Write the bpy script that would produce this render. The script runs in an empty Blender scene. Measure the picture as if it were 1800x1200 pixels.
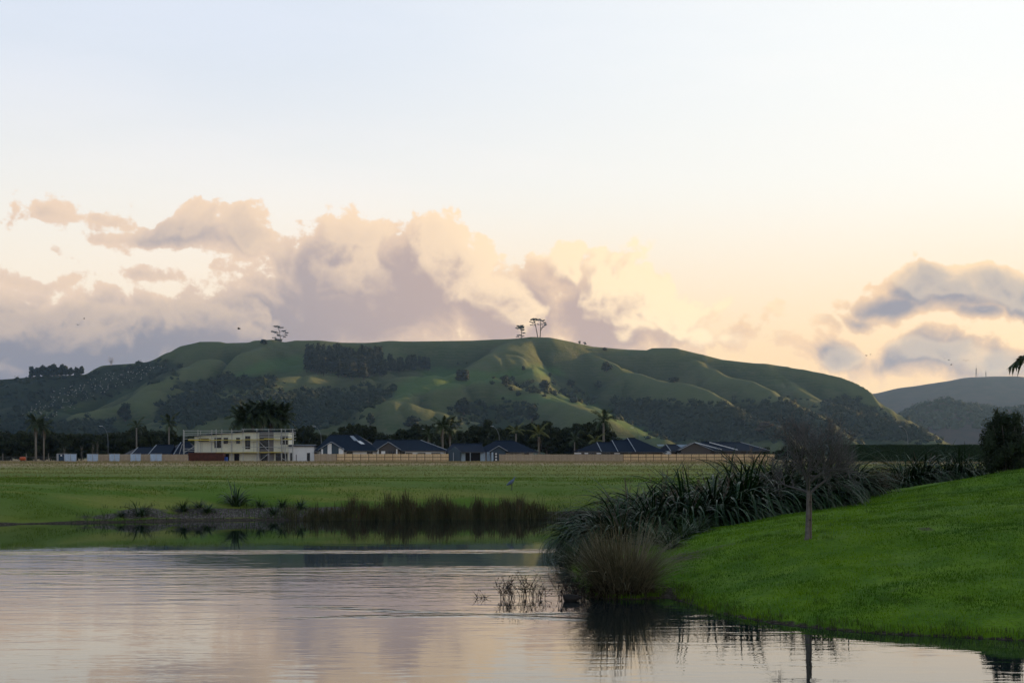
import bpy, math, random
import numpy as np

# ------------------------------------------------------------------ camera
SC = bpy.context.scene
COL = SC.collection
CAM_Z = 3.5
cam_data = bpy.data.cameras.new('camera')
cam_data.lens = 50.0
cam_data.sensor_width = 36.0
cam_data.shift_y = 200.0 / 1800.0
cam_data.clip_start = 0.2
cam_data.clip_end = 40000.0
cam = bpy.data.objects.new('camera', cam_data)
cam.location = (0, 0, CAM_Z)
cam.rotation_euler = (math.pi / 2, 0, 0)
COL.objects.link(cam)
SC.camera = cam

# ------------------------------------------------------------------ sun and sky
SUN_AZ, SUN_EL = 64.0, 5.2            # degrees: to the right of the view, above the horizon
SKY_STRENGTH = 0.12
sun_data = bpy.data.lights.new('sun', 'SUN')
sun_data.energy = 4.0
sun_data.angle = math.radians(0.6)
sun_data.color = (1.0, 0.60, 0.26)
sun = bpy.data.objects.new('sun', sun_data)
COL.objects.link(sun)
_a, _e = math.radians(SUN_AZ), math.radians(SUN_EL)
SUN_DIR = (math.sin(_a) * math.cos(_e), math.cos(_a) * math.cos(_e), math.sin(_e))
from mathutils import Vector, Matrix, noise as mnoise
sun.rotation_euler = Vector(SUN_DIR).to_track_quat('Z', 'Y').to_euler()
sun.location = (60, 40, 60)

SC.view_settings.view_transform = 'Standard'
SC.view_settings.look = 'None'
SC.view_settings.gamma = 1.0
SC.view_settings.use_curve_mapping = False
SC.view_settings.exposure = 1.68

SC.cycles.max_bounces = 6
SC.cycles.volume_bounces = 0
SC.cycles.transparent_max_bounces = 8
SC.cycles.use_denoising = True
SC.cycles.use_adaptive_sampling = True
SC.cycles.adaptive_threshold = 0.02
try:
    SC.cycles.denoiser = 'OPENIMAGEDENOISE'
except Exception:
    pass


class NT:
    """small wrapper to write node trees tersely"""
    def __init__(self, tree):
        self.t = tree
        self.flat = False

    def node(self, typ, **kw):
        n = self.t.nodes.new(typ)
        for k, v in kw.items():
            setattr(n, k, v)
        return n

    def put(self, sock, v):
        if v is None:
            return
        if isinstance(v, bpy.types.NodeSocket):
            self.t.links.new(v, sock)
        else:
            sock.default_value = v

    def math(self, op, a, b=None, c=None, clamp=False):
        n = self.node('ShaderNodeMath', operation=op)
        n.use_clamp = clamp
        for i, v in enumerate((a, b, c)):
            if v is not None:
                self.put(n.inputs[i], v)
        return n.outputs[0]

    def vmath(self, op, a, b=None, out=0):
        n = self.node('ShaderNodeVectorMath', operation=op)
        self.put(n.inputs[0], a)
        if b is not None:
            self.put(n.inputs[1], b)
        return n.outputs[out]

    def comb(self, x, y, z=0.0):
        n = self.node('ShaderNodeCombineXYZ')
        for i, v in enumerate((x, y, z)):
            self.put(n.inputs[i], v)
        return n.outputs[0]

    def sep(self, v):
        n = self.node('ShaderNodeSeparateXYZ')
        self.put(n.inputs[0], v)
        return n.outputs

    def mix(self, f, a, b, mode='MIX'):
        n = self.node('ShaderNodeMix', data_type='RGBA', blend_type=mode)
        self.put(n.inputs[0], f)
        for i, v in ((6, a), (7, b)):
            if isinstance(v, tuple) and len(v) == 3:
                v = v + (1.0,)
            self.put(n.inputs[i], v)
        return n.outputs[2]

    def maprange(self, v, a, b, c=0.0, d=1.0, smooth=True):
        n = self.node('ShaderNodeMapRange')
        n.interpolation_type = 'SMOOTHSTEP' if smooth else 'LINEAR'
        n.clamp = True
        for i, x in enumerate((v, a, b, c, d)):
            self.put(n.inputs[i], x)
        return n.outputs[0]

    def noise(self, vec, scale, detail=4.0, rough=0.55, dist=0.0, color=False):
        n = self.node('ShaderNodeTexNoise')
        if self.flat: n.noise_dimensions = '2D'
        if vec is not None:
            self.put(n.inputs['Vector'], vec)
        n.inputs['Scale'].default_value = scale
        n.inputs['Detail'].default_value = detail
        n.inputs['Roughness'].default_value = rough
        n.inputs['Distortion'].default_value = dist
        return n.outputs['Color' if color else 'Fac']


def px_dir(px, py):
    """photograph position -> (azimuth, tangent of elevation) of that direction"""
    az = math.atan((px - 900.0) / 2500.0)
    return az, (800.0 - py) / 2500.0 * math.cos(az)


def build_world():
    w = bpy.data.worlds.new('World')
    SC.world = w
    w.use_nodes = True
    t = w.node_tree
    t.nodes.clear()
    N = NT(t)
    # ---- a node group: how much cloud stands in a direction (azimuth, tan elevation)
    g = bpy.data.node_groups.new('cloud_field', 'ShaderNodeTree')
    g.interface.new_socket('P', in_out='INPUT', socket_type='NodeSocketVector')
    g.interface.new_socket('F', in_out='OUTPUT', socket_type='NodeSocketFloat')
    g.interface.new_socket('B', in_out='OUTPUT', socket_type='NodeSocketFloat')
    G = NT(g); G.flat = N.flat = True
    gi = g.nodes.new('NodeGroupInput')
    go = g.nodes.new('NodeGroupOutput')
    P = gi.outputs[0]
    wn = G.noise(P, 16.0, 2.0, 0.55, color=True)
    off = G.vmath('MULTIPLY', G.vmath('SUBTRACT', wn, (0.5, 0.5, 0.5)), (0.045, 0.030, 0.0))
    Q = G.vmath('ADD', P, off)
    # x, y, half width, half height, weight: cloud masses in photograph units
    blobs = [(90, 600, 360, 100, 1.0), (430, 585, 330, 95, 1.0), (640, 520, 250, 140, 1.15), (765, 480, 150, 112, 1.1),
             (880, 545, 120, 95, 1.0), (1065, 545, 160, 122, 1.1), (985, 468, 62, 46, 0.9), (1190, 585, 130, 72, 0.8),
             (620, 420, 95, 48, 0.9), (330, 408, 190, 48, 0.8), (440, 405, 70, 58, 0.9), (90, 385, 70, 22, 0.55),
             (200, 388, 100, 26, 0.55), (95, 446, 50, 15, 0.5), (60, 486, 80, 20, 0.55), (280, 500, 100, 24, 0.6),
             (1580, 536, 90, 38, 1.15), (1628, 498, 76, 54, 1.25), (1664, 528, 70, 46, 1.15), (1705, 550, 80, 26, 1.1), (1748, 512, 76, 50, 1.25), (1800, 526, 84, 58, 1.25), (1530, 558, 90, 20, 0.9), (1640, 624, 150, 46, 1.1),
             (1466, 624, 66, 48, 1.15), (1760, 640, 140, 46, 0.9), (1310, 600, 90, 32, 0.5), (1390, 540, 80, 18, 0.32),
             (250, 690, 700, 90, 1.0), (900, 660, 380, 90, 1.0), (1780, 700, 260, 28, 0.4)]
    ell = []
    for (x, y, a, b, wt) in blobs:
        az, te = px_dir(x, y)
        ell.append((az, te, a / 2500.0, b / 2500.0, wt))
    rr = random.Random(5)
    az = 0.52
    while az < 2 * math.pi - 0.52:                      # the same bank of cloud goes on round the horizon
        ell.append((az if az < math.pi else az - 2 * math.pi, rr.uniform(0.05, 0.13), rr.uniform(0.12, 0.24),
                    rr.uniform(0.025, 0.06), rr.uniform(0.6, 1.0)))
        az += rr.uniform(0.2, 0.42)
    B = None
    for (cx, cy, a, b, wt) in ell:
        d = G.vmath('MULTIPLY', G.vmath('SUBTRACT', Q, (cx, cy, 0.0)), (1 / a, 1 / b, 0.0))
        k_ = 1.5 * wt * min(1.0, max(0.5, (b / 0.036) ** 0.6))
        v = G.math('MULTIPLY_ADD', G.vmath('LENGTH', d, out=1), -k_, k_)
        B = v if B is None else G.math('SMOOTH_MAX', B, v, 0.14)
    n1 = G.noise(G.vmath('MULTIPLY', P, (1.0, 1.25, 1.0)), 24.0, 7.0, 0.70)
    vo = G.node('ShaderNodeTexVoronoi', feature='F1', voronoi_dimensions='2D')
    G.put(vo.inputs['Vector'], G.vmath('ADD', Q, G.vmath('MULTIPLY', wn, (0.02, 0.02, 0.0))))
    vo.inputs['Scale'].default_value = 42.0
    vo.inputs['Detail'].default_value = 2.0
    vo.inputs['Roughness'].default_value = 0.5
    bil = G.math('SUBTRACT', 0.5, vo.outputs['Distance'])
    B = G.math('MINIMUM', B, 1.25)
    f = G.math('MULTIPLY_ADD', G.math('SUBTRACT', n1, 0.5), 1.35, B)
    f = G.math('MULTIPLY_ADD', bil, 0.40, f)
    f = G.math('MULTIPLY_ADD', G.math('SUBTRACT', G.noise(P, 95.0, 4.0, 0.62), 0.5), 0.42, f)
    g.links.new(f, go.inputs[0])
    g.links.new(G.math('MULTIPLY_ADD', bil, 0.25, B), go.inputs[1])

    def field(vec):
        n = t.nodes.new('ShaderNodeGroup')
        n.node_tree = g
        t.links.new(vec, n.inputs[0])
        return n.outputs

    tc = t.nodes.new('ShaderNodeTexCoord')
    x, y, z = N.sep(tc.outputs['Generated'])
    az = N.math('ARCTAN2', x, y)
    hor = N.math('SQRT', N.math('ADD', N.math('MULTIPLY', x, x), N.math('MULTIPLY', y, y)))
    te = N.math('DIVIDE', z, N.math('MAXIMUM', hor, 0.02))
    P = N.comb(az, te, 0.0)
    f0, B0 = field(P)
    f1, B1 = field(N.vmath('ADD', P, (0.006, 0.005, 0.0)))
    f2, B2 = field(N.vmath('ADD', P, (0.022, 0.016, 0.0)))
    alpha = N.maprange(f0, -0.05, 0.16)
    thick = N.maprange(N.math('ADD', N.math('MULTIPLY', B0, 0.6), N.math('MULTIPLY', f0, 0.4)), 0.0, 0.80)
    lit = N.math('ADD', N.math('MULTIPLY', N.math('SUBTRACT', B0, B2), 1.5),
                 N.math('ADD', N.math('MULTIPLY', N.math('SUBTRACT', f0, f1), 0.55), N.math('MULTIPLY', N.math('SUBTRACT', f0, f2), 0.35)))
    lit = N.math('MULTIPLY', N.maprange(lit, 0.14, 1.10), N.maprange(f0, 1.8, 0.7))
    # sunlight fades from the clouds with the angle to the sun
    sd = N.vmath('DOT_PRODUCT', tc.outputs['Generated'], tuple(SUN_DIR), out=1)
    near = N.maprange(sd, 0.10, 0.85)
    # ---- clear air: Nishita sky, veiled by a thin high sheet
    sk = t.nodes.new('ShaderNodeTexSky')
    sk.sky_type = 'NISHITA'
    sk.sun_disc = False
    sk.sun_elevation = math.radians(SUN_EL)
    sk.sun_rotation = math.radians(SUN_AZ)
    sk.air_density = 1.0
    sk.dust_density = 1.6
    sk.ozone_density = 1.4
    cir = N.noise(N.vmath('MULTIPLY', N.comb(N.math('ADD', az, N.math('MULTIPLY', te, 0.4)), te, 0.0), (3.0, 14.0, 1.0)), 1.0, 4.0, 0.6)
    veil = N.maprange(cir, 0.35, 0.75, 0.87, 0.94)
    vcol = N.mix(N.maprange(sd, 0.25, 0.70), (2.06, 2.20, 2.48), (2.68, 2.67, 2.62))
    back = N.maprange(sd, -0.75, 0.15)                  # the sky opposite the sun is dimmer
    vcol = N.mix(N.maprange(te, 0.31, 0.12), vcol, (2.74, 2.54, 2.28))
    vcol = N.mix(N.math('MULTIPLY', N.maprange(te, 0.20, 0.05), N.maprange(sd, 0.10, 0.55, 0.45, 1.0)), vcol, (2.85, 1.98, 1.18))
    vcol = N.mix(back, (1.40, 1.50, 1.72), vcol)
    veil = N.math('MULTIPLY', veil, N.maprange(te, 0.30, 1.3, 1.0, 0.10))      # the veil thins overhead
    air = N.mix(veil, sk.outputs[0], vcol)
    # ---- cloud colours, in the same units as the sky
    lowc = N.maprange(te, 0.05, 0.16)
    shade = N.mix(lowc, (0.66, 0.68, 0.84), (1.12, 1.02, 1.07))
    shade = N.mix(N.maprange(sd, 0.18, 0.46), shade, (1.42, 1.08, 0.99))
    shade = N.mix(N.maprange(sd, 0.56, 0.64), shade, (0.86, 0.84, 0.98))
    glow = N.mix(near, (2.25, 1.74, 1.36), (2.80, 1.92, 1.14))
    col = N.mix(thick, glow, shade)
    hi = N.mix(near, (2.6, 1.95, 1.38), (3.4, 2.66, 1.68))
    lit = N.math('MULTIPLY', lit, N.maprange(sd, 0.55, 0.63, 1.0, 0.30))
    col = N.mix(N.math('MULTIPLY', lit, N.maprange(near, 0.0, 0.6, 0.40, 1.0)), col, hi)
    final = N.mix(N.math('MULTIPLY', alpha, 0.97), air, col)
    bg = t.nodes.new('ShaderNodeBackground')
    t.links.new(final, bg.inputs[0])
    bg.inputs[1].default_value = SKY_STRENGTH
    bg2 = t.nodes.new('ShaderNodeBackground')            # above the bank of cloud: clear air only
    t.links.new(air, bg2.inputs[0])
    bg2.inputs[1].default_value = SKY_STRENGTH
    ms = t.nodes.new('ShaderNodeMixShader')
    t.links.new(N.math('LESS_THAN', N.math('ABSOLUTE', N.math('SUBTRACT', te, 0.10)), 0.125), ms.inputs[0])
    t.links.new(bg2.outputs[0], ms.inputs[1])
    t.links.new(bg.outputs[0], ms.inputs[2])
    out = t.nodes.new('ShaderNodeOutputWorld')
    t.links.new(ms.outputs[0], out.inputs[0])
    w.cycles.sampling_method = 'MANUAL'
    w.cycles.sample_map_resolution = 512


build_world()

# ------------------------------------------------------------------ helpers
R = math.radians


def P3(px, py, y):
    """the point at depth y that the photograph shows at (px, py)"""
    return Vector(((px - 900.0) / 2500.0 * y, y, CAM_Z + (800.0 - py) / 2500.0 * y))


def X3(px, y):
    return (px - 900.0) / 2500.0 * y


def hash2(ix, iy, seed):
    h = (ix * 374761393 + iy * 668265263 + seed * 1442695041) & 0x7fffffff
    h = ((h ^ (h >> 13)) * 1274126177) & 0x7fffffff
    return ((h ^ (h >> 16)) & 0xffff) / 65535.0


def vnoise(x, y, seed=0):
    x = np.asarray(x, float); y = np.asarray(y, float)
    ix = np.floor(x).astype(np.int64); iy = np.floor(y).astype(np.int64)
    fx = x - ix; fy = y - iy
    fx = fx * fx * fx * (fx * (fx * 6 - 15) + 10); fy = fy * fy * fy * (fy * (fy * 6 - 15) + 10)
    a = hash2(ix, iy, seed); b = hash2(ix + 1, iy, seed); c = hash2(ix, iy + 1, seed); d = hash2(ix + 1, iy + 1, seed)
    return (a * (1 - fx) + b * fx) * (1 - fy) + (c * (1 - fx) + d * fx) * fy - 0.5


def fbm(x, y, octaves=4, seed=0):
    s = 0.0; amp = 1.0
    for i in range(octaves):
        s = s + amp * vnoise(x * 2 ** i + 17.3 * i, y * 2 ** i + 9.1 * i, seed + i)
        amp *= 0.5
    return s


def sstep(a, b, x):
    t = np.clip((x - a) / (b - a), 0, 1)
    return t * t * (3 - 2 * t)


def tag(o, label=None, cat=None, group=None, kind=None):
    if label: o['label'] = label
    if cat: o['category'] = cat
    if group: o['group'] = group
    if kind: o['kind'] = kind
    return o


def empty(name, loc, label, cat, group=None, rz=0.0, scale=1.0):
    o = bpy.data.objects.new(name, None)
    o.empty_display_size = 0.2
    o.location = loc
    o.rotation_euler = (0, 0, rz)
    o.scale = (scale, scale, scale) if not isinstance(scale, tuple) else scale
    COL.objects.link(o)
    return tag(o, label, cat, group)


def link(name, me, mat=None, parent=None, loc=None):
    o = bpy.data.objects.new(name, me)
    COL.objects.link(o)
    if mat is not None and not me.materials:
        me.materials.append(mat)
    if parent is not None:
        o.parent = parent
    if loc is not None:
        o.location = loc
    return o


def np_mesh(name, V, F, mat=None, smooth=True):
    """mesh from numpy arrays: V (n,3), F (m,3 or 4)"""
    V = np.asarray(V, np.float32); F = np.asarray(F, np.int32)
    me = bpy.data.meshes.new(name)
    k = F.shape[1]
    me.vertices.add(len(V)); me.vertices.foreach_set('co', V.ravel())
    me.loops.add(F.size); me.loops.foreach_set('vertex_index', F.ravel())
    me.polygons.add(len(F))
    me.polygons.foreach_set('loop_start', np.arange(0, F.size, k, dtype=np.int32))
    me.polygons.foreach_set('loop_total', np.full(len(F), k, np.int32))
    me.polygons.foreach_set('use_smooth', np.full(len(F), smooth, bool))
    me.update(calc_edges=True)
    if mat is not None:
        me.materials.append(mat)
    return me


def grid_mesh(name, xs, ys, Z, mat=None, keep=None):
    nx, ny = len(xs), len(ys)
    XX, YY = np.meshgrid(xs, ys)
    V = np.stack([XX.ravel(), YY.ravel(), Z.ravel()], 1)
    i = (np.arange(ny - 1)[:, None] * nx + np.arange(nx - 1)[None, :]).ravel()
    F = np.stack([i, i + 1, i + 1 + nx, i + nx], 1)
    if keep is not None:
        kv = keep.ravel()
        F = F[kv[F].any(1)]
        used = np.unique(F); m = np.full(len(V), -1); m[used] = np.arange(len(used))
        V = V[used]; F = m[F]
    return np_mesh(name, V, F, mat)


class MB:
    """collects boxes, bars, tubes into one mesh"""
    def __init__(self):
        self.v = []; self.f = []

    def add(self, vs, fs):
        n = len(self.v)
        self.v += [tuple(p) for p in vs]
        self.f += [tuple(i + n for i in f) for f in fs]
        return self

    def box(self, x0, x1, y0, y1, z0, z1):
        return self.add([(x0, y0, z0), (x1, y0, z0), (x1, y1, z0), (x0, y1, z0), (x0, y0, z1), (x1, y0, z1), (x1, y1, z1), (x0, y1, z1)],
                        [(0, 3, 2, 1), (4, 5, 6, 7), (0, 1, 5, 4), (1, 2, 6, 5), (2, 3, 7, 6), (3, 0, 4, 7)])

    def prism(self, poly, y0, y1):
        """poly: list of (x, z), counter-clockwise seen from -y, extruded from y0 to y1"""
        n = len(poly)
        vs = [(x, y0, z) for x, z in poly] + [(x, y1, z) for x, z in poly]
        fs = [tuple(range(n)), tuple(range(2 * n - 1, n - 1, -1))]
        fs += [(i, i + n, (i + 1) % n + n, (i + 1) % n) for i in range(n)]
        return self.add(vs, fs)

    def bar(self, a, b, r, sides=4):
        return self.tube([a, b], [r, r], sides)

    def tube(self, pts, rad, sides=6, cap=True):
        pts = [Vector(p) for p in pts]
        n0 = len(self.v)
        up = Vector((0.0, 0.0, 1.0))
        prev = None
        for i, p in enumerate(pts):
            d = (pts[min(i + 1, len(pts) - 1)] - pts[max(i - 1, 0)])
            if d.length < 1e-9: d = Vector((0, 0, 1))
            d.normalize()
            if prev is None:
                u = d.cross(up if abs(d.z) < 0.95 else Vector((1, 0, 0))).normalized()
            else:
                u = (prev - d * prev.dot(d))
                u = u.normalized() if u.length > 1e-6 else d.orthogonal().normalized()
            prev = u
            w = d.cross(u)
            for k in range(sides):
                a = 2 * math.pi * (k + 0.5) / sides
                q = p + (u * math.cos(a) + w * math.sin(a)) * rad[i]
                self.v.append((q.x, q.y, q.z))
        for i in range(len(pts) - 1):
            for k in range(sides):
                a = n0 + i * sides + k; b = n0 + i * sides + (k + 1) % sides
                self.f.append((a, b, b + sides, a + sides))
        if cap:
            self.f.append(tuple(n0 + k for k in reversed(range(sides))))
            e = n0 + (len(pts) - 1) * sides
            self.f.append(tuple(e + k for k in range(sides)))
        return self

    def sheet(self, rows):
        """rows of points -> grid of quads"""
        n0 = len(self.v); m = len(rows[0])
        for r in rows: self.v += [tuple(p) for p in r]
        for i in range(len(rows) - 1):
            for j in range(m - 1):
                a = n0 + i * m + j
                self.f.append((a, a + 1, a + 1 + m, a + m))
        return self

    def mesh(self, name, mat=None, smooth=False):
        me = bpy.data.meshes.new(name)
        me.from_pydata(self.v, [], self.f)
        if smooth:
            me.polygons.foreach_set('use_smooth', np.ones(len(me.polygons), bool))
        me.update()
        if mat is not None:
            me.materials.append(mat)
        return me

    def build(self, name, mat=None, parent=None, smooth=False, loc=None):
        return link(name, self.mesh(name, mat, smooth), None, parent, loc)


# ------------------------------------------------------------------ materials
MATS = {}


def mat(name, color, rough=0.7, var=0.0, scale=4.0, spec=0.3, metal=0.0, island=0.0, bump=0.0, color2=None, sheen=0.0, trans=0.0):
    """plain procedural material: base colour with noise, optional change from piece to piece"""
    if name in MATS:
        return MATS[name]
    m = bpy.data.materials.new(name)
    m.use_nodes = True
    N = NT(m.node_tree)
    b = m.node_tree.nodes['Principled BSDF']
    b.inputs['Roughness'].default_value = rough
    b.inputs['Specular IOR Level'].default_value = spec
    b.inputs['Metallic'].default_value = metal
    c2 = color2 or tuple(min(1.0, c * 0.55) for c in color)
    tc = N.node('ShaderNodeTexCoord')
    base = None
    if var > 0 or bump > 0:
        n = N.noise(tc.outputs['Object'], scale, 4.0, 0.6)
    if var > 0:
        base = N.mix(N.math('MULTIPLY', N.maprange(n, 0.3, 0.7), var), color, c2)
    if island > 0:
        ge = N.node('ShaderNodeNewGeometry')
        base = N.mix(N.math('MULTIPLY', ge.outputs['Random Per Island'], island), base if base is not None else color, c2)
    if base is None:
        b.inputs['Base Color'].default_value = tuple(color) + (1.0,)
    else:
        N.put(b.inputs['Base Color'], base)
    if bump > 0:
        bp = N.node('ShaderNodeBump')
        bp.inputs['Strength'].default_value = bump
        N.put(bp.inputs['Height'], n)
        N.put(b.inputs['Normal'], bp.outputs[0])
    if trans > 0:
        tr = N.node('ShaderNodeBsdfTranslucent')
        if base is None: tr.inputs[0].default_value = tuple(color) + (1.0,)
        else: N.put(tr.inputs[0], base)
        mx = N.node('ShaderNodeMixShader')
        mx.inputs[0].default_value = trans
        N.t.links.new(b.outputs[0], mx.inputs[1]); N.t.links.new(tr.outputs[0], mx.inputs[2])
        out = m.node_tree.nodes['Material Output']
        N.t.links.new(mx.outputs[0], out.inputs[0])
    MATS[name] = m
    return m


_ONES = 'first second third fourth fifth sixth seventh eighth ninth tenth eleventh twelfth thirteenth fourteenth fifteenth sixteenth seventeenth eighteenth nineteenth'.split()


def ordinal(i):
    """1 -> first, 21 -> twenty-first"""
    if i < 20: return _ONES[i - 1]
    t = {2: ('twentieth', 'twenty'), 3: ('thirtieth', 'thirty'), 4: ('fortieth', 'forty'), 5: ('fiftieth', 'fifty')}[i // 10]
    return t[0] if i % 10 == 0 else t[1] + '-' + _ONES[i % 10 - 1]

# ------------------------------------------------------------------ the pond, its banks and the valley floor
def wpt(px, py):
    y = 8750.0 / (py - 800.0)
    return (X3(px, y), y)


POND = [(-90, 60), (-60, 66)] + [wpt(*p) for p in ((0, 922), (150, 919), (300, 916), (450, 914), (560, 914), (700, 913), (850, 912), (950, 911), (1000, 912))] \
    + [(9, 76), (16, 72), (14.5, 66), (7.5, 60), (4, 55)] \
    + [wpt(*p) for p in ((992, 966), (1003, 1000), (1018, 1030), (1045, 1050), (1100, 1054), (1160, 1051), (1178, 1040), (1186, 1052), (1250, 1076), (1350, 1094), (1500, 1111), (1650, 1119), (1800, 1126))] \
    + [(14, 25.6), (30, 22), (34, 13), (20, 10), (0, 11), (-25, 11), (-60, 13), (-90, 20)]


def sdf_poly(x, y, poly):
    """signed distance: positive outside the polygon"""
    x = np.asarray(x, float); y = np.asarray(y, float)
    d = np.full(x.shape, 1e18); s = np.zeros(x.shape, bool)
    n = len(poly)
    for i in range(n):
        ax, ay = poly[i]; bx, by = poly[(i + 1) % n]
        ex, ey = bx - ax, by - ay
        t = np.clip(((x - ax) * ex + (y - ay) * ey) / (ex * ex + ey * ey), 0, 1)
        d = np.minimum(d, (x - ax - t * ex) ** 2 + (y - ay - t * ey) ** 2)
        c = ((ay > y) != (by > y)) & (x < ex * (y - ay) / ((by - ay) if by != ay else 1e-9) + ax)
        s ^= c
    d = np.sqrt(d)
    return np.where(s, -d, d)


_mc = [(1.9, 42, .15), (1.9, 48, .15), (2.3, 36, .15), (3.6, 34.9, .15), (4.6, 32.2, .2), (5.5, 30.3, .22), (6.9, 28.6, .25), (8.3, 28, .25), (9.9, 27.4, .25), (14, 26.2, .25), (30, 22.6, .3),
       (7.9, 38, 1.30), (5.0, 42, .95), (6.3, 45, 1.14), (9.0, 48, 1.36), (12.5, 50, 1.72), (15.6, 51, 2.46), (18.9, 52, 2.98), (24, 52, 3.2), (34, 52, 3.3),
       (7, 56, .8), (12.5, 59, 1.5), (18.7, 63, 2.2), (30, 64, 2.4), (14, 38, 1.85), (22, 38, 2.35), (34, 36, 2.5), (4.5, 53, .3), (3.5, 46, .5)]
_mp = np.array(_mc)
_K = np.sqrt(((_mp[:, None, :2] - _mp[None, :, :2]) ** 2).sum(2))
_A = np.ones((len(_mp), 1))
_M = np.block([[_K + np.eye(len(_mp)) * -0.35, _A], [_A.T, np.zeros((1, 1))]])
_wt = np.linalg.solve(_M, np.append(_mp[:, 2], 0.0))


def mound(x, y):
    z = np.full(np.shape(x), _wt[-1])
    for (cx, cy, _), w in zip(_mc, _wt[:-1]):
        z = z + w * np.sqrt((x - cx) ** 2 + (y - cy) ** 2)
    return z


def ground_z(x, y):
    x = np.asarray(x, float); y = np.asarray(y, float)
    wob = 0.5 * fbm(x / 2.2, y / 2.2, 3, 3)
    d = sdf_poly(x, y, POND) + wob * np.where((y > 60), 0.8, 0.35)
    dd = np.maximum(d, 0)
    far = 2.0 * (1 - np.exp(-(dd / 4.6) ** 1.35)) + 0.12 * np.exp(-((dd - 1.2) / 1.0) ** 2)
    far = far + 0.10 * fbm(x / 9.0, y / 5.0, 4, 11) * sstep(1, 6, dd) + 0.05 * fbm(x / 60.0, y / 30.0, 2, 5) * sstep(10, 60, dd)
    m = mound(x, y) + 0.20 * fbm(x / 3.2, y / 2.4, 4, 21) * sstep(.5, 3, dd)
    w = sstep(66, 57, y) * sstep(19, 24, y) * sstep(0.5, 1.5, x) * sstep(46, 38, x)
    z = far * (1 - w) + m * w
    z = z * (1 - np.exp(-dd / 0.8)) + 0.015
    return np.where(d < 0, np.maximum(-1.2, d * 0.5), z)


def gz(x, y):
    return float(ground_z(np.array([x]), np.array([y]))[0])


def axis(parts):
    a = []
    for lo, hi, n in parts:
        a.append(np.linspace(lo, hi, n, endpoint=False))
    a.append(np.array([parts[-1][1]]))
    return np.concatenate(a)


gxs = axis([(-9000, -1500, 12), (-1500, -200, 26), (-200, -60, 50), (-60, -32, 60), (-32, 30, 250), (30, 60, 60), (60, 200, 50), (200, 1500, 26), (1500, 9000, 12)])
gys = axis([(-3000, -100, 8), (-100, 0, 16), (0, 20, 40), (20, 60, 170), (60, 72, 40), (72, 90, 90), (90, 120, 60), (120, 400, 110), (400, 1600, 40), (1600, 9000, 14)])
GX, GY = np.meshgrid(gxs, gys)
GZ = ground_z(GX, GY)


def make_ground_mat():
    m = bpy.data.materials.new('ground_grass')
    m.use_nodes = True
    N = NT(m.node_tree)
    b = m.node_tree.nodes['Principled BSDF']
    b.inputs['Roughness'].default_value = 0.85
    b.inputs['Specular IOR Level'].default_value = 0.1
    ge = N.node('ShaderNodeNewGeometry')
    pos = ge.outputs['Position']
    x, y, z = N.sep(pos)
    big = N.noise(N.vmath('MULTIPLY', pos, (0.09, 0.42, 0.0)), 1.0, 5.0, 0.62)
    fine = N.noise(pos, 9.0, 5.0, 0.7)
    pat = N.noise(pos, 0.9, 5.0, 0.65)
    lawn = N.mix(N.maprange(pat, 0.32, 0.68), (0.060, 0.150, 0.005), (0.125, 0.235, 0.007))
    lawn = N.mix(N.maprange(fine, 0.35, 0.8, 0.0, 0.6), lawn, (0.030, 0.055, 0.008))
    bank = N.mix(N.maprange(big, 0.40, 0.60), (0.085, 0.160, 0.012), (0.185, 0.205, 0.038))
    bank = N.mix(N.maprange(fine, 0.4, 0.8, 0.0, 0.4), bank, (0.03, 0.05, 0.01))
    yy = N.math('ADD', y, N.math('MULTIPLY', N.math('SUBTRACT', N.noise(N.vmath('MULTIPLY', pos, (0.02, 0.1, 0.0)), 1.0, 3.0), 0.5), 70.0))
    field = N.mix(N.maprange(yy, 84.0, 150.0), bank, (0.200, 0.210, 0.046))
    field = N.mix(N.maprange(N.noise(N.vmath('MULTIPLY', pos, (0.035, 0.22, 0.0)), 1.0, 5.0), 0.42, 0.60, 0.0, 0.85), field, (0.095, 0.150, 0.022))
    yl = N.math('ADD', yy, N.math('MULTIPLY', x, -0.45))
    field = N.mix(N.maprange(yl, 170.0, 260.0), field, (0.34, 0.25, 0.14))
    field = N.mix(N.maprange(y, 420.0, 700.0), field, (0.05, 0.075, 0.03))
    near = N.math('MULTIPLY', N.maprange(y, 67.0, 58.0), N.maprange(x, -4.0, 0.0))
    col = N.mix(near, field, lawn)
    at = N.node('ShaderNodeAttribute', attribute_name='soil')
    soil = N.mix(N.maprange(fine, 0.45, 0.62), (0.030, 0.022, 0.015), (0.085, 0.070, 0.055))
    col = N.mix(N.maprange(N.math('ADD', at.outputs['Fac'], N.math('MULTIPLY', N.math('SUBTRACT', pat, 0.5), 0.7)), 0.35, 0.65), col, soil)
    ag = N.node('ShaderNodeAttribute', attribute_name='gravel')
    vo = N.node('ShaderNodeTexVoronoi')
    N.put(vo.inputs['Vector'], pos); vo.inputs['Scale'].default_value = 9.0
    stones = N.mix(N.maprange(vo.outputs['Distance'], 0.1, 0.6), (0.20, 0.18, 0.17), (0.06, 0.05, 0.045))
    col = N.mix(N.maprange(N.math('ADD', ag.outputs['Fac'], N.math('MULTIPLY', N.math('SUBTRACT', pat, 0.5), 1.0)), 0.40, 0.70), col, stones)
    N.put(b.inputs['Base Color'], col)
    bp = N.node('ShaderNodeBump')
    bp.inputs['Strength'].default_value = 0.7
    bp.inputs['Distance'].default_value = 0.06
    N.put(bp.inputs['Height'], fine)
    N.put(b.inputs['Normal'], bp.outputs[0])
    return m


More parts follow.
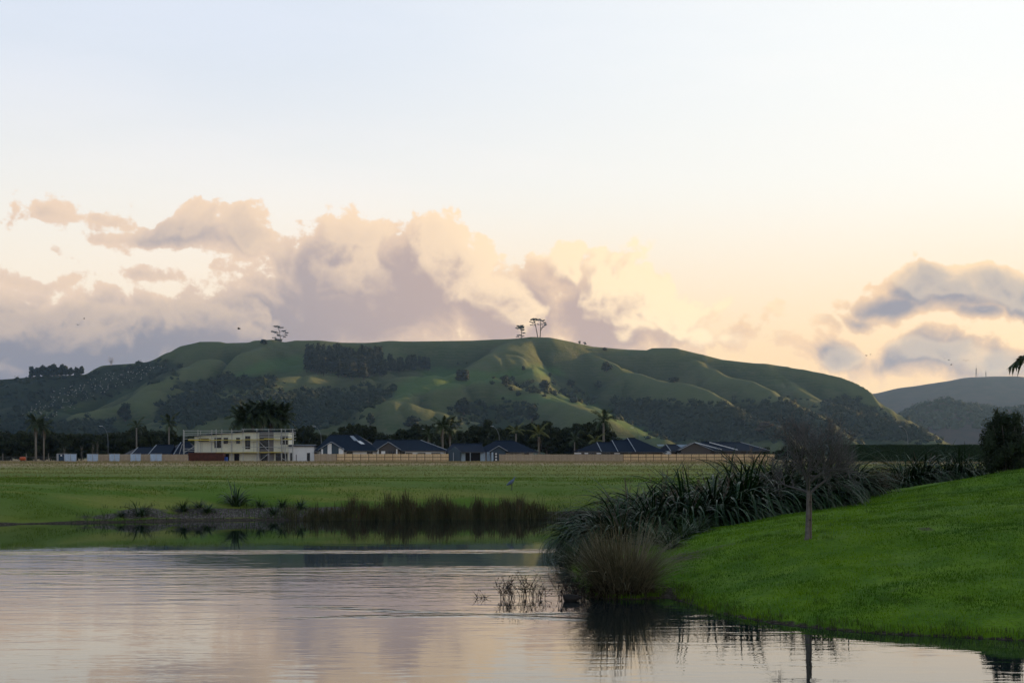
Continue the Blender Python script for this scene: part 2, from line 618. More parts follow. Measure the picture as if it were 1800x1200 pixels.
ground_me = grid_mesh('ground', gxs, gys, GZ, make_ground_mat())
_d = sdf_poly(GX, GY, POND)
_lip = np.where(GY > 62, sstep(0.7, 0.25, _d), sstep(0.28, 0.05, _d))
_pt = fbm(GX / 1.6, GY / 1.0, 4, 77)
_lip = np.maximum(_lip, 0.5 * sstep(.42, .6, _pt) * (GX > 1) * (GY < 60) * (GY > 22))
_grav = sstep(0.3, 0.8, _d) * sstep(2.6, 1.7, _d) * (GY > 62) * sstep(X3(130, 75), X3(330, 75), GX + 5 * fbm(GX / 2.0, GY / 2.0, 3, 55)) * sstep(X3(640, 75), X3(570, 75), GX)
_lip = np.maximum(_lip, _grav * 0.9)
_lip = np.maximum(_lip, sstep(1.7, 1.0, _d) * (GY > 66) * sstep(X3(935, 77), X3(955, 77), GX) * sstep(14, 10, GX))
_lip = np.maximum(_lip, sstep(2.2, 0.3, np.hypot(GX - 4.9, GY - 39.5)) * 0.55)
at_ = ground_me.attributes.new('soil', 'FLOAT', 'POINT')
at_.data.foreach_set('value', np.clip(_lip, 0, 1).ravel().astype(np.float32))
at_ = ground_me.attributes.new('gravel', 'FLOAT', 'POINT')
at_.data.foreach_set('value', np.clip(_grav, 0, 1).ravel().astype(np.float32))
tag(link('ground', ground_me), kind='structure')


def make_water_mat():
    m = bpy.data.materials.new('pond_water')
    m.use_nodes = True
    N = NT(m.node_tree)
    b = m.node_tree.nodes['Principled BSDF']
    b.inputs['Base Color'].default_value = (0.008, 0.014, 0.016, 1)
    b.inputs['Roughness'].default_value = 0.015
    b.inputs['IOR'].default_value = 1.55
    b.inputs['Specular IOR Level'].default_value = 0.5
    ge = N.node('ShaderNodeNewGeometry')
    pos = ge.outputs['Position']
    x, y, z = N.sep(pos)
    lo = N.noise(N.vmath('MULTIPLY', pos, (0.12, 0.30, 0.0)), 1.0, 3.0, 0.5)
    lo2 = N.noise(N.vmath('MULTIPLY', pos, (0.25, 0.9, 0.0)), 1.0, 3.0, 0.6)
    # where the breeze and wakes roughen the surface
    yw = N.math('ADD', y, N.math('MULTIPLY', N.math('SUBTRACT', lo, 0.5), 0.5))

    def band(c, half, feather, v=yw):
        d = N.math('ABSOLUTE', N.math('SUBTRACT', v, c))
        return N.maprange(d, half, half + feather, 1.0, 0.0)
    b1 = band(N.math('MULTIPLY_ADD', x, 0.055, 52.0), 0.65, 0.5)
    b2 = N.math('MULTIPLY', band(N.math('MULTIPLY_ADD', x, 0.05, 43.4), 0.7, 1.0), N.maprange(x, -8.0, 0.0, 0.25, 1.0))
    b3 = N.math('MULTIPLY', band(N.math('MULTIPLY_ADD', x, -0.42, 30.9), 0.12, 0.35, y), N.math('MULTIPLY', N.maprange(x, -5.2, -4.2), N.maprange(x, 2.2, 1.0)))
    b4 = N.math('MULTIPLY', band(N.math('MULTIPLY_ADD', x, 0.12, 31.3), 0.10, 0.30, y), N.math('MULTIPLY', N.maprange(x, -6.0, -3.0), N.maprange(x, 2.2, 1.0)))
    mid = N.math('MULTIPLY', N.maprange(y, 44.8, 42.0), N.maprange(y, 25.0, 40.0))
    mid = N.math('MULTIPLY', mid, N.maprange(lo2, 0.30, 0.62, 0.25, 1.0))
    left = N.math('MULTIPLY', N.maprange(x, -7.0, -14.0), N.math('MULTIPLY', N.maprange(y, 51.0, 49.0), N.maprange(y, 40.0, 44.0)))
    mid = N.math('MAXIMUM', mid, N.math('MULTIPLY', left, N.maprange(lo2, 0.3, 0.6, 0.1, 0.7)))
    nearr = N.math('MULTIPLY', N.maprange(y, 34.0, 28.0), N.maprange(lo2, 0.38, 0.66, 0.12, 1.0))
    amp = N.math('ADD', 0.016, N.math('MULTIPLY', N.math('MAXIMUM', b1, b2), 0.55))
    amp = N.math('ADD', amp, N.math('MULTIPLY', mid, 0.15))
    amp = N.math('ADD', amp, N.math('MULTIPLY', nearr, 0.06))
    amp = N.math('ADD', amp, N.math('MULTIPLY', N.math('MAXIMUM', b3, b4), 0.6))
    amp = N.math('MULTIPLY', amp, N.maprange(x, 5.0, 9.0, 1.0, 0.45))
    h1 = N.noise(N.vmath('MULTIPLY', pos, (0.42, 1.5, 0.0)), 1.0, 3.0, 0.55, 0.4)
    h2 = N.noise(N.vmath('MULTIPLY', pos, (1.5, 4.6, 0.0)), 1.0, 2.0, 0.5, 0.3)
    h = N.math('ADD', N.math('SUBTRACT', h1, 0.5), N.math('MULTIPLY', N.math('SUBTRACT', h2, 0.5), 0.35))
    bp = N.node('ShaderNodeBump')
    bp.inputs['Strength'].default_value = 1.0
    bp.inputs['Distance'].default_value = 0.095
    N.put(bp.inputs['Height'], N.math('MULTIPLY', h, amp))
    N.put(b.inputs['Normal'], bp.outputs[0])
    return m


wm = MB().sheet([[(-95, 5, 0), (40, 5, 0)], [(-95, 80, 0), (40, 80, 0)]]).mesh('pond_water', make_water_mat())
tag(link('pond_water', wm), kind='structure')

# ------------------------------------------------------------------ the hills
RIDGES = [
    # (slope, rounding width, points as photograph x, y and depth)
    ('main', 0.72, 12, [(-700, 700, 2600), (-300, 690, 2550), (-100, 674, 2500), (0, 667, 2480), (60, 663, 2480), (150, 658, 2480), (185, 642, 2480), (262, 637, 2470), (300, 619, 2460), (325, 607, 2450), (354, 600.5, 2440), (386, 600.5, 2440), (391, 603, 2440), (440, 602, 2440),
                       (450, 598.5, 2440), (478, 598.5, 2440), (500, 603.5, 2450), (522, 599, 2450), (560, 598, 2460), (600, 602, 2470), (640, 602.5, 2480), (700, 600.5, 2480), (760, 599.5, 2480), (830, 598.5, 2480), (870, 596.5, 2480), (915, 596, 2480), (935, 593, 2480),
                       (965, 593, 2480), (1000, 600, 2500), (1040, 609, 2520), (1100, 614, 2540), (1138, 615.5, 2540), (1150, 611.5, 2540), (1186, 611.5, 2540), (1230, 622, 2540), (1270, 632, 2540), (1340, 640, 2530), (1400, 646, 2520), (1450, 654, 2500), (1488, 665, 2480), (1512, 677, 2460), (1528, 692, 2440), (1545, 713, 2400), (1566, 727, 2350), (1600, 745, 2250), (1640, 774, 2120)]),
    ('spur_a', 0.62, 9, [(1215, 626, 2500), (1262, 648, 2400), (1300, 664, 2330), (1345, 684, 2250), (1400, 711, 2140), (1450, 742, 2020), (1505, 772, 1900)]),
    ('spur_b', 0.60, 12, [(1040, 622, 2470), (1110, 650, 2350), (1180, 668, 2250), (1250, 688, 2150), (1300, 716, 2050), (1345, 748, 1930), (1380, 775, 1850)]),
    ('spur_c', 0.54, 12, [(935, 594, 2470), (905, 622, 2380), (930, 652, 2260), (970, 680, 2120), (1010, 700, 2000), (1070, 727, 1880), (1120, 751, 1790), (1168, 771, 1700)]),
    ('spur_d', 0.50, 18, [(915, 597, 2470), (860, 628, 2330), (800, 655, 2220), (740, 676, 2120), (690, 700, 2020), (640, 738, 1880)]),
    ('spur_e', 0.42, 22, [(690, 601, 2470), (640, 640, 2330), (560, 680, 2180), (480, 705, 2060), (420, 730, 1950)]),
    ('spur_f', 0.52, 14, [(480, 600, 2440), (440, 622, 2360), (360, 632, 2300), (300, 656, 2200), (220, 690, 2080), (150, 716, 1980), (110, 735, 1880)]),
    ('spur_g', 0.45, 20, [(262, 638, 2460), (200, 665, 2360), (120, 690, 2260), (40, 715, 2160), (-60, 740, 2050)]),
    ('spur_h', 0.45, 20, [(60, 664, 2470), (-40, 690, 2350), (-140, 720, 2200)]),
    ('knoll', 0.42, 34, [(650, 708, 1800), (700, 697, 1800), (735, 703, 1800), (780, 733, 1780)]),
    ('spur_i', 0.5, 14, [(1340, 640, 2520), (1390, 680, 2430), (1430, 700, 2350), (1480, 712, 2270), (1560, 735, 2170), (1620, 756, 2080), (1650, 776, 2000)]),
    ('spur_j', 0.42, 22, [(520, 603, 2450), (560, 640, 2330), (600, 660, 2240), (680, 662, 2180), (760, 655, 2180)]),
    ('fold_b', 0.50, 18, [(340, 706, 1950), (400, 690, 2000), (460, 673, 2060), (530, 661, 2130), (600, 657, 2220)]),
    ('fold_d', 0.50, 18, [(690, 700, 1900), (730, 684, 1960), (790, 670, 2020), (860, 668, 2050), (930, 682, 2000), (990, 704, 1900), (1040, 730, 1800)]),
    # hills beyond the frame at the left; the added sun-blocking ridge comes later
    ('west', 0.36, 60, [(-700, 700, 2600), (-1200, 660, 2700), (-1900, 690, 2400), (-2600, 730, 1900)]),
]
HX = axis([(-3000, -1100, 60), (-1100, 1000, 420), (1000, 1300, 20)])
HY = axis([(1250, 1650, 60), (1650, 2600, 240), (2600, 3300, 40)])
hx, hy = np.meshgrid(HX, HY)
wx = hx + 26 * fbm(hx / 190, hy / 190, 3, 31)
wy = hy + 26 * fbm(hx / 190, hy / 190, 3, 47)
acc = np.zeros(hx.shape); KS = 3.2
acc += np.exp((-6.0) / KS)
for nm, slope, wid, pts in RIDGES:
    P_ = [tuple(P3(px, py, y)) for px, py, y in pts]
    best = np.full(hx.shape, -1e9)
    ux, uy = (hx, hy) if nm == 'main' else (hx + 0.35 * (wx - hx), hy + 0.35 * (wy - hy))
    for (ax, ay, az), (bx, by, bz) in zip(P_[:-1], P_[1:]):
        ex, ey = bx - ax, by - ay
        t = np.clip(((ux - ax) * ex + (uy - ay) * ey) / (ex * ex + ey * ey), 0, 1)
        d = np.hypot(ux - ax - t * ex, uy - ay - t * ey)
        best = np.maximum(best, az + t * (bz - az) - slope * (np.sqrt(d * d + wid * wid) - wid))
    acc += np.exp(np.clip(best, -60, 400) / KS)
hz0 = KS * np.log(acc)
rel = sstep(0, 40, hz0)
amp_ = sstep(0.0, 26.0, np.min([np.abs(hz0 * 0 + 30)], 0))
gul = fbm(hx / 120, hy / 260, 4, 71)
hz = hz0 + rel * (8.0 * gul + 2.4 * fbm(hx / 36, hy / 60, 3, 5) - 13.0 * (1 - np.abs(2 * vnoise(wx / 85, wy / 210, 63))) ** 4 - 5.0 * (1 - np.abs(2 * vnoise(wx / 40, wy / 110, 64))) ** 4)
# keep the drawn skyline: less relief close to the main crest
main = RIDGES[0][3]
mx = np.array([X3(a, c) for a, b, c in main]); my = np.array([c for a, b, c in main]); o_ = np.argsort(mx)
dcrest = np.abs(hy - np.interp(hx, mx[o_], my[o_]))
hz = np.where(True, hz0 + (hz - hz0) * sstep(0, 90, dcrest), hz)


# the steep nose at the right end of the hill
nose_x = [(a - 900) / 2500 * 2450 for a in (1400, 1450, 1488, 1512, 1528, 1545, 1566, 1600, 1650, 1700)]
nose_z = [CAM_Z + (800 - b) / 2500 * 2450 for b in (640, 652, 663, 675, 690, 712, 726, 744, 775, 800)]
lim = np.interp(hx, nose_x, nose_z) + 2.5 * fbm(hx / 25, hy / 40, 3, 12)
hz = np.where(hx > nose_x[0], np.minimum(hz, np.maximum(lim, -6)), hz)


def bil(xs, ys, Z, x, y):
    x = np.asarray(x, float); y = np.asarray(y, float)
    i = np.clip(np.searchsorted(xs, x) - 1, 0, len(xs) - 2); j = np.clip(np.searchsorted(ys, y) - 1, 0, len(ys) - 2)
    fx = np.clip((x - xs[i]) / (xs[i + 1] - xs[i]), 0, 1); fy = np.clip((y - ys[j]) / (ys[j + 1] - ys[j]), 0, 1)
    return Z[j, i] * (1 - fx) * (1 - fy) + Z[j, i + 1] * fx * (1 - fy) + Z[j + 1, i] * (1 - fx) * fy + Z[j + 1, i + 1] * fx * fy


def hill_z(x, y):
    return bil(HX, HY, hz, x, y)


def hill_hits(px, py):
    """first point of the hills along the lines of sight; nan where the line passes over them"""
    px = np.atleast_1d(np.asarray(px, float)); py = np.atleast_1d(np.asarray(py, float))
    D = np.linspace(1300, 2640, 336)
    xs = (px[:, None] - 900) / 2500 * D[None]; zs = CAM_Z + (800 - py[:, None]) / 2500 * D[None]
    ys = np.broadcast_to(D[None], xs.shape)
    below = zs < np.maximum(hill_z(xs, ys), 2.0)
    k = below.argmax(1)
    ok = below.any(1)
    y = np.where(ok, D[k], np.nan)
    x = (px - 900) / 2500 * y
    z = np.where(ok, hill_z(np.nan_to_num(x), np.nan_to_num(y, nan=1500.0)), np.nan)
    return x, y, np.maximum(z, 2.0)


def make_hill_mat():
    m = bpy.data.materials.new('hill_pasture')
    m.use_nodes = True
    N = NT(m.node_tree)
    b = m.node_tree.nodes['Principled BSDF']
    b.inputs['Roughness'].default_value = 0.95
    b.inputs['Specular IOR Level'].default_value = 0.05
    ge = N.node('ShaderNodeNewGeometry')
    pos = ge.outputs['Position']
    big = N.noise(pos, 0.006, 5.0, 0.6)
    med = N.noise(pos, 0.035, 5.0, 0.65)
    fine = N.noise(N.vmath('MULTIPLY', pos, (1.0, 1.0, 4.0)), 0.16, 4.0, 0.7)
    c = N.mix(N.maprange(big, 0.38, 0.62), (0.040, 0.062, 0.022), (0.060, 0.072, 0.032))
    pv = N.node('ShaderNodeTexVoronoi')
    N.put(pv.inputs['Vector'], N.vmath('ADD', pos, N.vmath('MULTIPLY', N.noise(pos, 0.01, 2.0, color=True), (60.0, 60.0, 0.0))))
    pv.inputs['Scale'].default_value = 0.0062
    pc = N.sep(pv.outputs['Color'])[0]
    c = N.mix(N.math('MULTIPLY', pc, 0.62), c, (0.034, 0.052, 0.018))
    c = N.mix(N.maprange(med, 0.42, 0.68, 0.0, 0.55), c, (0.080, 0.082, 0.046))
    c = N.mix(N.maprange(fine, 0.52, 0.75, 0.0, 0.55), c, (0.030, 0.045, 0.018))
    hz_ = N.sep(pos)[2]                                   # narrow stock tracks along the slopes
    tr = N.math('SINE', N.math('ADD', N.math('MULTIPLY', hz_, 1.15), N.math('MULTIPLY', med, 22.0)))
    c = N.mix(N.maprange(tr, 0.2, 1.0, 0.0, 0.30), c, (0.095, 0.090, 0.055))
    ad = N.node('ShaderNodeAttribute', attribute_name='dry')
    c = N.mix(N.math('MULTIPLY', ad.outputs['Fac'], 0.75), c, (0.088, 0.106, 0.046))  # brows lightened in the colour as painted raking light
    ad = N.node('ShaderNodeAttribute', attribute_name='hollow_shade')
    c = N.mix(N.math('MULTIPLY', ad.outputs['Fac'], 0.9), c, (0.022, 0.036, 0.016))  # painted shade in the hollows between spurs
    at = N.node('ShaderNodeAttribute', attribute_name='scrub')
    c = N.mix(at.outputs['Fac'], c, (0.022, 0.032, 0.018))
    at2 = N.node('ShaderNodeAttribute', attribute_name='lush')
    c = N.mix(at2.outputs['Fac'], c, (0.055, 0.130, 0.030))
    N.put(b.inputs['Base Color'], c)
    bp = N.node('ShaderNodeBump')
    bp.inputs['Strength'].default_value = 0.6
    bp.inputs['Distance'].default_value = 2.5
    N.put(bp.inputs['Height'], N.math('ADD', fine, N.math('MULTIPLY', med, 2.0)))
    N.put(b.inputs['Normal'], bp.outputs[0])
    return m


HILL_MAT = make_hill_mat()
hills_me = grid_mesh('hills', HX, HY, hz, HILL_MAT, keep=hz > -3.5)


def pix_of(x, y, z):
    return 900 + 2500 * x / y, 800 - 2500 * (z - CAM_Z) / y


def in_poly(x, y, poly):
    return sdf_poly(x, y, poly) < 0


co = np.empty(len(hills_me.vertices) * 3, np.float32); hills_me.vertices.foreach_get('co', co); co = co.reshape(-1, 3)
hpx, hpy = pix_of(co[:, 0], co[:, 1], co[:, 2])
hpx = hpx + 14 * fbm(co[:, 0] / 30, co[:, 1] / 30, 3, 9); hpy = hpy + 8 * fbm(co[:, 0] / 30, co[:, 1] / 30, 3, 19)
def blur(Z, n):
    for ax in (0, 1):
        k = np.cumsum(np.concatenate([np.repeat(np.take(Z, [0], ax), n + 1, ax), Z, np.repeat(np.take(Z, [-1], ax), n, ax)], ax), ax)
        Z = (np.take(k, range(2 * n + 1, k.shape[ax]), ax) - np.take(k, range(0, k.shape[ax] - 2 * n - 1), ax)) / (2 * n + 1)
    return Z


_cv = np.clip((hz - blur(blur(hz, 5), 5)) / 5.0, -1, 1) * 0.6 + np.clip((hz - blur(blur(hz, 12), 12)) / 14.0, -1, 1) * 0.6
fold_tone = bil(HX, HY, _cv, co[:, 0], co[:, 1])           # brows painted lighter, hollows darker, imitating light and shade on the folds
SCRUB = [[(-300, 660), (0, 664), (150, 658), (200, 640), (300, 634), (320, 650), (270, 672), (200, 690), (120, 716), (60, 724), (-60, 760), (-300, 760)],
         [(310, 672), (420, 660), (500, 668), (470, 682), (360, 690), (320, 684)],
         [(280, 715), (330, 690), (420, 700), (520, 690), (530, 700), (420, 720), (350, 745), (280, 745)],
         [(480, 700), (560, 690), (690, 686), (690, 698), (640, 715), (600, 745), (520, 750), (470, 740)],
         [(1080, 715), (1140, 705), (1290, 712), (1345, 740), (1390, 775), (1180, 775), (1120, 750)],
         [(1300, 712), (1390, 706), (1460, 745), (1480, 775), (1390, 775)],
         [(1440, 705), (1490, 700), (1560, 735), (1620, 750), (1650, 775), (1500, 772), (1450, 735)],
         [(0, 730), (80, 735), (200, 740), (200, 765), (0, 765)]]
LUSH = [[(760, 650), (900, 652), (940, 664), (860, 672), (740, 690), (700, 700), (690, 680)], [(870, 695), (1000, 694), (1080, 728), (1168, 770), (1120, 768), (1030, 715), (960, 705)],
        [(400, 665), (470, 628), (560, 620), (540, 650)], [(900, 648), (980, 645), (990, 658), (920, 662)]]
sc_ = np.zeros(len(co)); lu_ = np.zeros(len(co))
for p in SCRUB: sc_ = np.maximum(sc_, sstep(4, -5, sdf_poly(hpx, hpy, p)))
for p in LUSH: lu_ = np.maximum(lu_, sstep(8, -8, sdf_poly(hpx, hpy, p)))
for nm_, a_ in (('dry', np.clip(fold_tone, 0, 1)), ('hollow_shade', np.clip(-fold_tone, 0, 1)), ('scrub', sc_), ('lush', lu_ * 0.45)):  # first two carry painted light on brows and shade in hollows
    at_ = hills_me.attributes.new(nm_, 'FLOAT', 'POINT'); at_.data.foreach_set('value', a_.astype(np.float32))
tag(link('hills', hills_me), kind='structure')


def ridge_sheet(name, pts, slope, xs, ys, m, seed, wid=60, rough=6.0):
    X, Y = np.meshgrid(xs, ys)
    best = np.full(X.shape, -1e9)
    for (ax, ay, az), (bx, by, bz) in zip(pts[:-1], pts[1:]):
        ex, ey = bx - ax, by - ay
        t = np.clip(((X - ax) * ex + (Y - ay) * ey) / (ex * ex + ey * ey), 0, 1)
        d = np.hypot(X - ax - t * ex, Y - ay - t * ey)
        best = np.maximum(best, az + t * (bz - az) - slope * (np.sqrt(d * d + wid * wid) - wid))
    Z = best + rough * fbm(X / 160, Y / 160, 4, seed) * sstep(-5, 60, best)
    me = grid_mesh(name, xs, ys, Z, m, keep=Z > -5)
    return tag(link(name, me), kind='structure'), (xs, ys, Z)


far_pts = [tuple(P3(*p)) for p in ((1380, 745, 5600), (1470, 715, 5600), (1535, 692, 5600), (1600, 680, 5600), (1680, 668, 5600), (1710, 662, 5600), (1780, 661, 5600), (1800, 675, 5600), (1850, 690, 5650), (1980, 680, 5700), (2300, 650, 5800), (2700, 640, 5400))]
FAR_MAT = mat('far_scrub', (0.045, 0.028, 0.030), 0.95, var=0.8, scale=0.02, spec=0.05, color2=(0.022, 0.017, 0.020))
_, FARG = ridge_sheet('far_hill', far_pts, 0.30, np.linspace(600, 4600, 160), np.linspace(4700, 6600, 76), FAR_MAT, 3, rough=3.0)
mid_pts = [tuple(P3(*p)) for p in ((1590, 745, 3500), (1630, 722, 3500), (1665, 704, 3500), (1700, 712, 3500), (1760, 722, 3500), (1850, 716, 3500), (1990, 730, 3500), (2100, 770, 3450))]
_, MIDG = ridge_sheet('middle_hill', mid_pts, 0.42, np.linspace(700, 2000, 130), np.linspace(3100, 3900, 80), FAR_MAT, 8, wid=30, rough=12.0)
# added unseen ridge right of the picture, shaped to keep low sun off the valley
sa, ca = math.sin(R(SUN_AZ)), math.cos(R(SUN_AZ))


def along(t, p, z):
    return (sa * t + ca * p, ca * t - sa * p, z)


sun_block_pts = [along(3000, 1900, 285), along(2900, 1000, 296), along(2850, 300, 300), along(2900, -300, 298), along(2950, -560, 285), along(3000, -760, 200), along(3050, -930, 90)]
xs_ = np.linspace(600, 5200, 140); ys_ = np.linspace(-2200, 4300, 160)
ridge_sheet('sun_block_hill', sun_block_pts, 0.5, xs_, ys_, HILL_MAT, 14, rough=4.0)

# ------------------------------------------------------------------ vegetation makers
FOL_DARK = mat('foliage_dark', (0.030, 0.046, 0.020), 0.8, island=0.85, color2=(0.010, 0.018, 0.010), spec=0.2)
FOL_BELT = mat('foliage_belt', (0.034, 0.044, 0.018), 0.8, island=0.9, color2=(0.010, 0.015, 0.008), spec=0.15)
FOL_HILL = mat('foliage_hill', (0.024, 0.036, 0.020), 0.9, island=0.7, color2=(0.011, 0.019, 0.012), spec=0.1)
FOL_PINE = mat('foliage_pine', (0.022, 0.030, 0.016), 0.9, island=0.8, color2=(0.008, 0.013, 0.008), spec=0.1)
FOL_RUSSET = mat('foliage_russet', (0.085, 0.055, 0.030), 0.9, island=0.7, color2=(0.03, 0.025, 0.012), spec=0.1)
BARK = mat('bark', (0.085, 0.070, 0.058), 0.95, var=0.8, scale=6.0, bump=0.4)
BARK_PALE = mat('bark_pale', (0.20, 0.18, 0.155), 0.95, var=0.7, scale=5.0, bump=0.3)

_ICO = None


def ico():
    global _ICO
    if _ICO is None:
        t = (1 + 5 ** 0.5) / 2
        v = np.array([(-1, t, 0), (1, t, 0), (-1, -t, 0), (1, -t, 0), (0, -1, t), (0, 1, t), (0, -1, -t), (0, 1, -t), (t, 0, -1), (t, 0, 1), (-t, 0, -1), (-t, 0, 1)], float)
        v /= np.linalg.norm(v[0])
        f = np.array([(0, 11, 5), (0, 5, 1), (0, 1, 7), (0, 7, 10), (0, 10, 11), (1, 5, 9), (5, 11, 4), (11, 10, 2), (10, 7, 6), (7, 1, 8), (3, 9, 4), (3, 4, 2), (3, 2, 6), (3, 6, 8), (3, 8, 9), (4, 9, 5), (2, 4, 11), (6, 2, 10), (8, 6, 7), (9, 8, 1)])
        e = {}; V = list(v); F = []

        def midp(a, b):
            k = (min(a, b), max(a, b))
            if k not in e:
                p = (V[a] + V[b]) / 2; V.append(p / np.linalg.norm(p)); e[k] = len(V) - 1
            return e[k]
        for a, b, c in f:
            ab, bc, ca_ = midp(a, b), midp(b, c), midp(c, a)
            F += [(a, ab, ca_), (b, bc, ab), (c, ca_, bc), (ab, bc, ca_)]
        _ICO = (np.array(V), np.array(F), v, f)
    return _ICO


def leaf_quads(P, N_, size, rng, stretch=1.6):
    """one small two-triangle leaf spray at each point, facing roughly along N_"""
    n = len(P)
    N_ = N_ + rng.normal(0, 0.55, (n, 3)); N_ /= np.linalg.norm(N_, axis=1)[:, None] + 1e-9
    A = np.cross(N_, rng.normal(0, 1, (n, 3))); A /= np.linalg.norm(A, axis=1)[:, None] + 1e-9
    B = np.cross(N_, A)
    s = size * rng.uniform(0.6, 1.3, (n, 1))
    V = np.stack([P - A * s * stretch, P + B * s * 0.8, P + A * s * stretch, P - B * s * 0.8], 1).reshape(-1, 3)
    i = np.arange(n)[:, None] * 4
    F = np.concatenate([i + np.array([[0, 1, 2]]), i + np.array([[0, 2, 3]])], 0)
    return V, F


def crown_mesh(name, blobs, n, size, rng, m, core=0.78, shell=0.55, coarse=False):
    """a crown of leaf sprays spread through lumps (cx, cy, cz, rx, ry, rz), with darker inner masses"""
    blobs = np.array(blobs, float)
    vol = (blobs[:, 3] * blobs[:, 4] * blobs[:, 5]) ** 0.667
    k = rng.choice(len(blobs), n, p=vol / vol.sum())
    d = rng.normal(0, 1, (n, 3)); d /= np.linalg.norm(d, axis=1)[:, None]
    r = shell + (1.12 - shell) * rng.random((n, 1)) ** 0.7
    P = blobs[k, :3] + d * r * blobs[k, 3:]
    V, F = leaf_quads(P, d + np.array([[0, 0, 0.4]]), size, rng)
    Vs = [V]; Fs = [F]; off = len(V)
    if core > 0:
        iv, if_, cv, cf = ico()
        if coarse: iv, if_ = cv, cf
        for b in blobs:
            w = 1 + 0.22 * rng.normal(0, 1, (len(iv), 1))
            Vs.append(b[:3] + iv * b[3:] * core * np.clip(w, .5, 1.4)); Fs.append(if_ + off); off += len(iv)
    return np_mesh(name, np.concatenate(Vs), np.concatenate(Fs), m, smooth=False)


def lumps(rng, n, w, h, z0, flat=0.5, top=1.0):
    """lumps making a spreading crown: half width w, height h from z0"""
    out = []
    for i in range(n):
        t = (i + 0.5) / n
        a = i * 2.4 + rng.uniform(-.5, .5)
        zz = z0 + h * (0.12 + 0.78 * t)
        rad = w * (0.75 * math.sin(math.pi * min(1, 0.25 + 0.75 * t)) * top)
        s = w * rng.uniform(0.30, 0.48)
        out.append((math.cos(a) * rad * rng.uniform(.4, 1), math.sin(a) * rad * rng.uniform(.4, 1), zz, s, s, s * flat * rng.uniform(.7, 1.2)))
    return out


def copy_thing(src, loc, rz=0.0, scale=1.0, label=None, group=None):
    c = src.copy()
    COL.objects.link(c)
    c.location = loc
    c.rotation_euler = (0, 0, rz)
    c.scale = (scale, scale, scale) if not isinstance(scale, tuple) else scale
    if label: c['label'] = label
    if group: c['group'] = group
    for ch in list(src.children):
        k = ch.copy(); COL.objects.link(k); k.parent = c
        for g in list(ch.children):
            d = g.copy(); COL.objects.link(d); d.parent = k
    return c


class Maker:
    """first call hands out the thing itself, later calls hand out copies"""
    def __init__(self, build):
        self.build = build; self.src = None

    def __call__(self, loc, rz, scale, label, cat, group):
        if self.src is None:
            self.src = self.build()
            o = self.src
            o.location = loc; o.rotation_euler = (0, 0, rz)
            o.scale = (scale, scale, scale) if not isinstance(scale, tuple) else scale
            tag(o, label, cat, group)
            if group is None and 'group' in o: del o['group']
            return o
        o = copy_thing(self.src, loc, rz, scale, label, group)
        o['category'] = cat
        if group is None and 'group' in o: del o['group']
        return o


def tree_builder(name, trunk_h, trunk_r, blobs_fn, n, size, m, seed, core=0.78, bark=None, coarse=False, limbs=5):
    def build():
        rng = np.random.default_rng(seed)
        o = bpy.data.objects.new(name, None); COL.objects.link(o); o.empty_display_size = 0.2
        bl = blobs_fn(rng)
        t = MB()
        t.tube([(0, 0, -1.0), (0.03 * trunk_h, 0, trunk_h * 0.5), (0, 0.02 * trunk_h, trunk_h)], [trunk_r * 1.25, trunk_r, trunk_r * 0.7], 6)
        for b in bl[:limbs]:
            t.tube([(0, 0, trunk_h * 0.75), (b[0] * 0.5, b[1] * 0.5, (trunk_h * .8 + b[2]) / 2), (b[0], b[1], b[2])], [trunk_r * .55, trunk_r * .4, trunk_r * .2], 5)
        t.build('trunk', bark or BARK, o, smooth=True)
        link('crown', crown_mesh('crown', bl, n, size, rng, m, core, coarse=coarse), None, o)
        return o
    return Maker(build)


# ------------------------------------------------------------------ trees and scrub on the hills
rng = np.random.default_rng(77)
PINES = [tree_builder('pine_tree', 9, 0.45, lambda r, k=k: [(0, 0, 5 + 2.4 * i, (4.6 - .42 * i) * r.uniform(.8, 1.2), (4.6 - .42 * i) * r.uniform(.8, 1.2), 1.9) for i in range(7)] + [(r.uniform(-2, 2), r.uniform(-2, 2), 13, 2.4, 2.4, 2.2)], 170, 0.95, FOL_PINE, 100 + k, coarse=True) for k in range(4)]
BROADS = [tree_builder('broad_tree', 3, 0.5, lambda r, k=k: lumps(r, 7, 5.0, 8.5, 1.2, 0.8), 260, 0.8, FOL_HILL, 140 + k, coarse=True) for k in range(3)]
CYPRESS = tree_builder('dense_tree', 3, 0.6, lambda r: [(x, y, z, 4.4, 4.4, 4.2) for x in (-4.5, 0, 4.5) for y in (-2.5, 2.5) for z in (4, 9, 13.5)], 600, 0.8, FOL_PINE, 160, coarse=True)


def scatter_px(poly, n, rng):
    xs = [p[0] for p in poly]; ys = [p[1] for p in poly]
    out_x = []; out_y = []
    while len(out_x) < n:
        x = rng.uniform(min(xs), max(xs), 400); y = rng.uniform(min(ys), max(ys), 400)
        k = in_poly(x, y, poly)
        out_x += list(x[k]); out_y += list(y[k])
    return np.array(out_x[:n]), np.array(out_y[:n])


# the dark plantation below the ridge
plant_poly = [(532, 648), (545, 636), (640, 636), (668, 640), (690, 646), (762, 646), (758, 652), (690, 656), (660, 668), (600, 670), (545, 660)]
qx, qy = scatter_px(plant_poly, 130, rng)
hx_, hy_, hz_ = hill_hits(qx, qy)
for i in range(len(qx)):
    if np.isnan(hy_[i]): continue
    s = rng.uniform(0.85, 1.1) * (1.5 if qx[i] < 668 else 1.1)
    PINES[i % 4]((hx_[i], hy_[i], hz_[i] - 0.5), rng.uniform(0, 6.28), s, 'dark pine standing in the dense plantation block on the hillside', 'pine tree', 'pines of the hillside plantation')

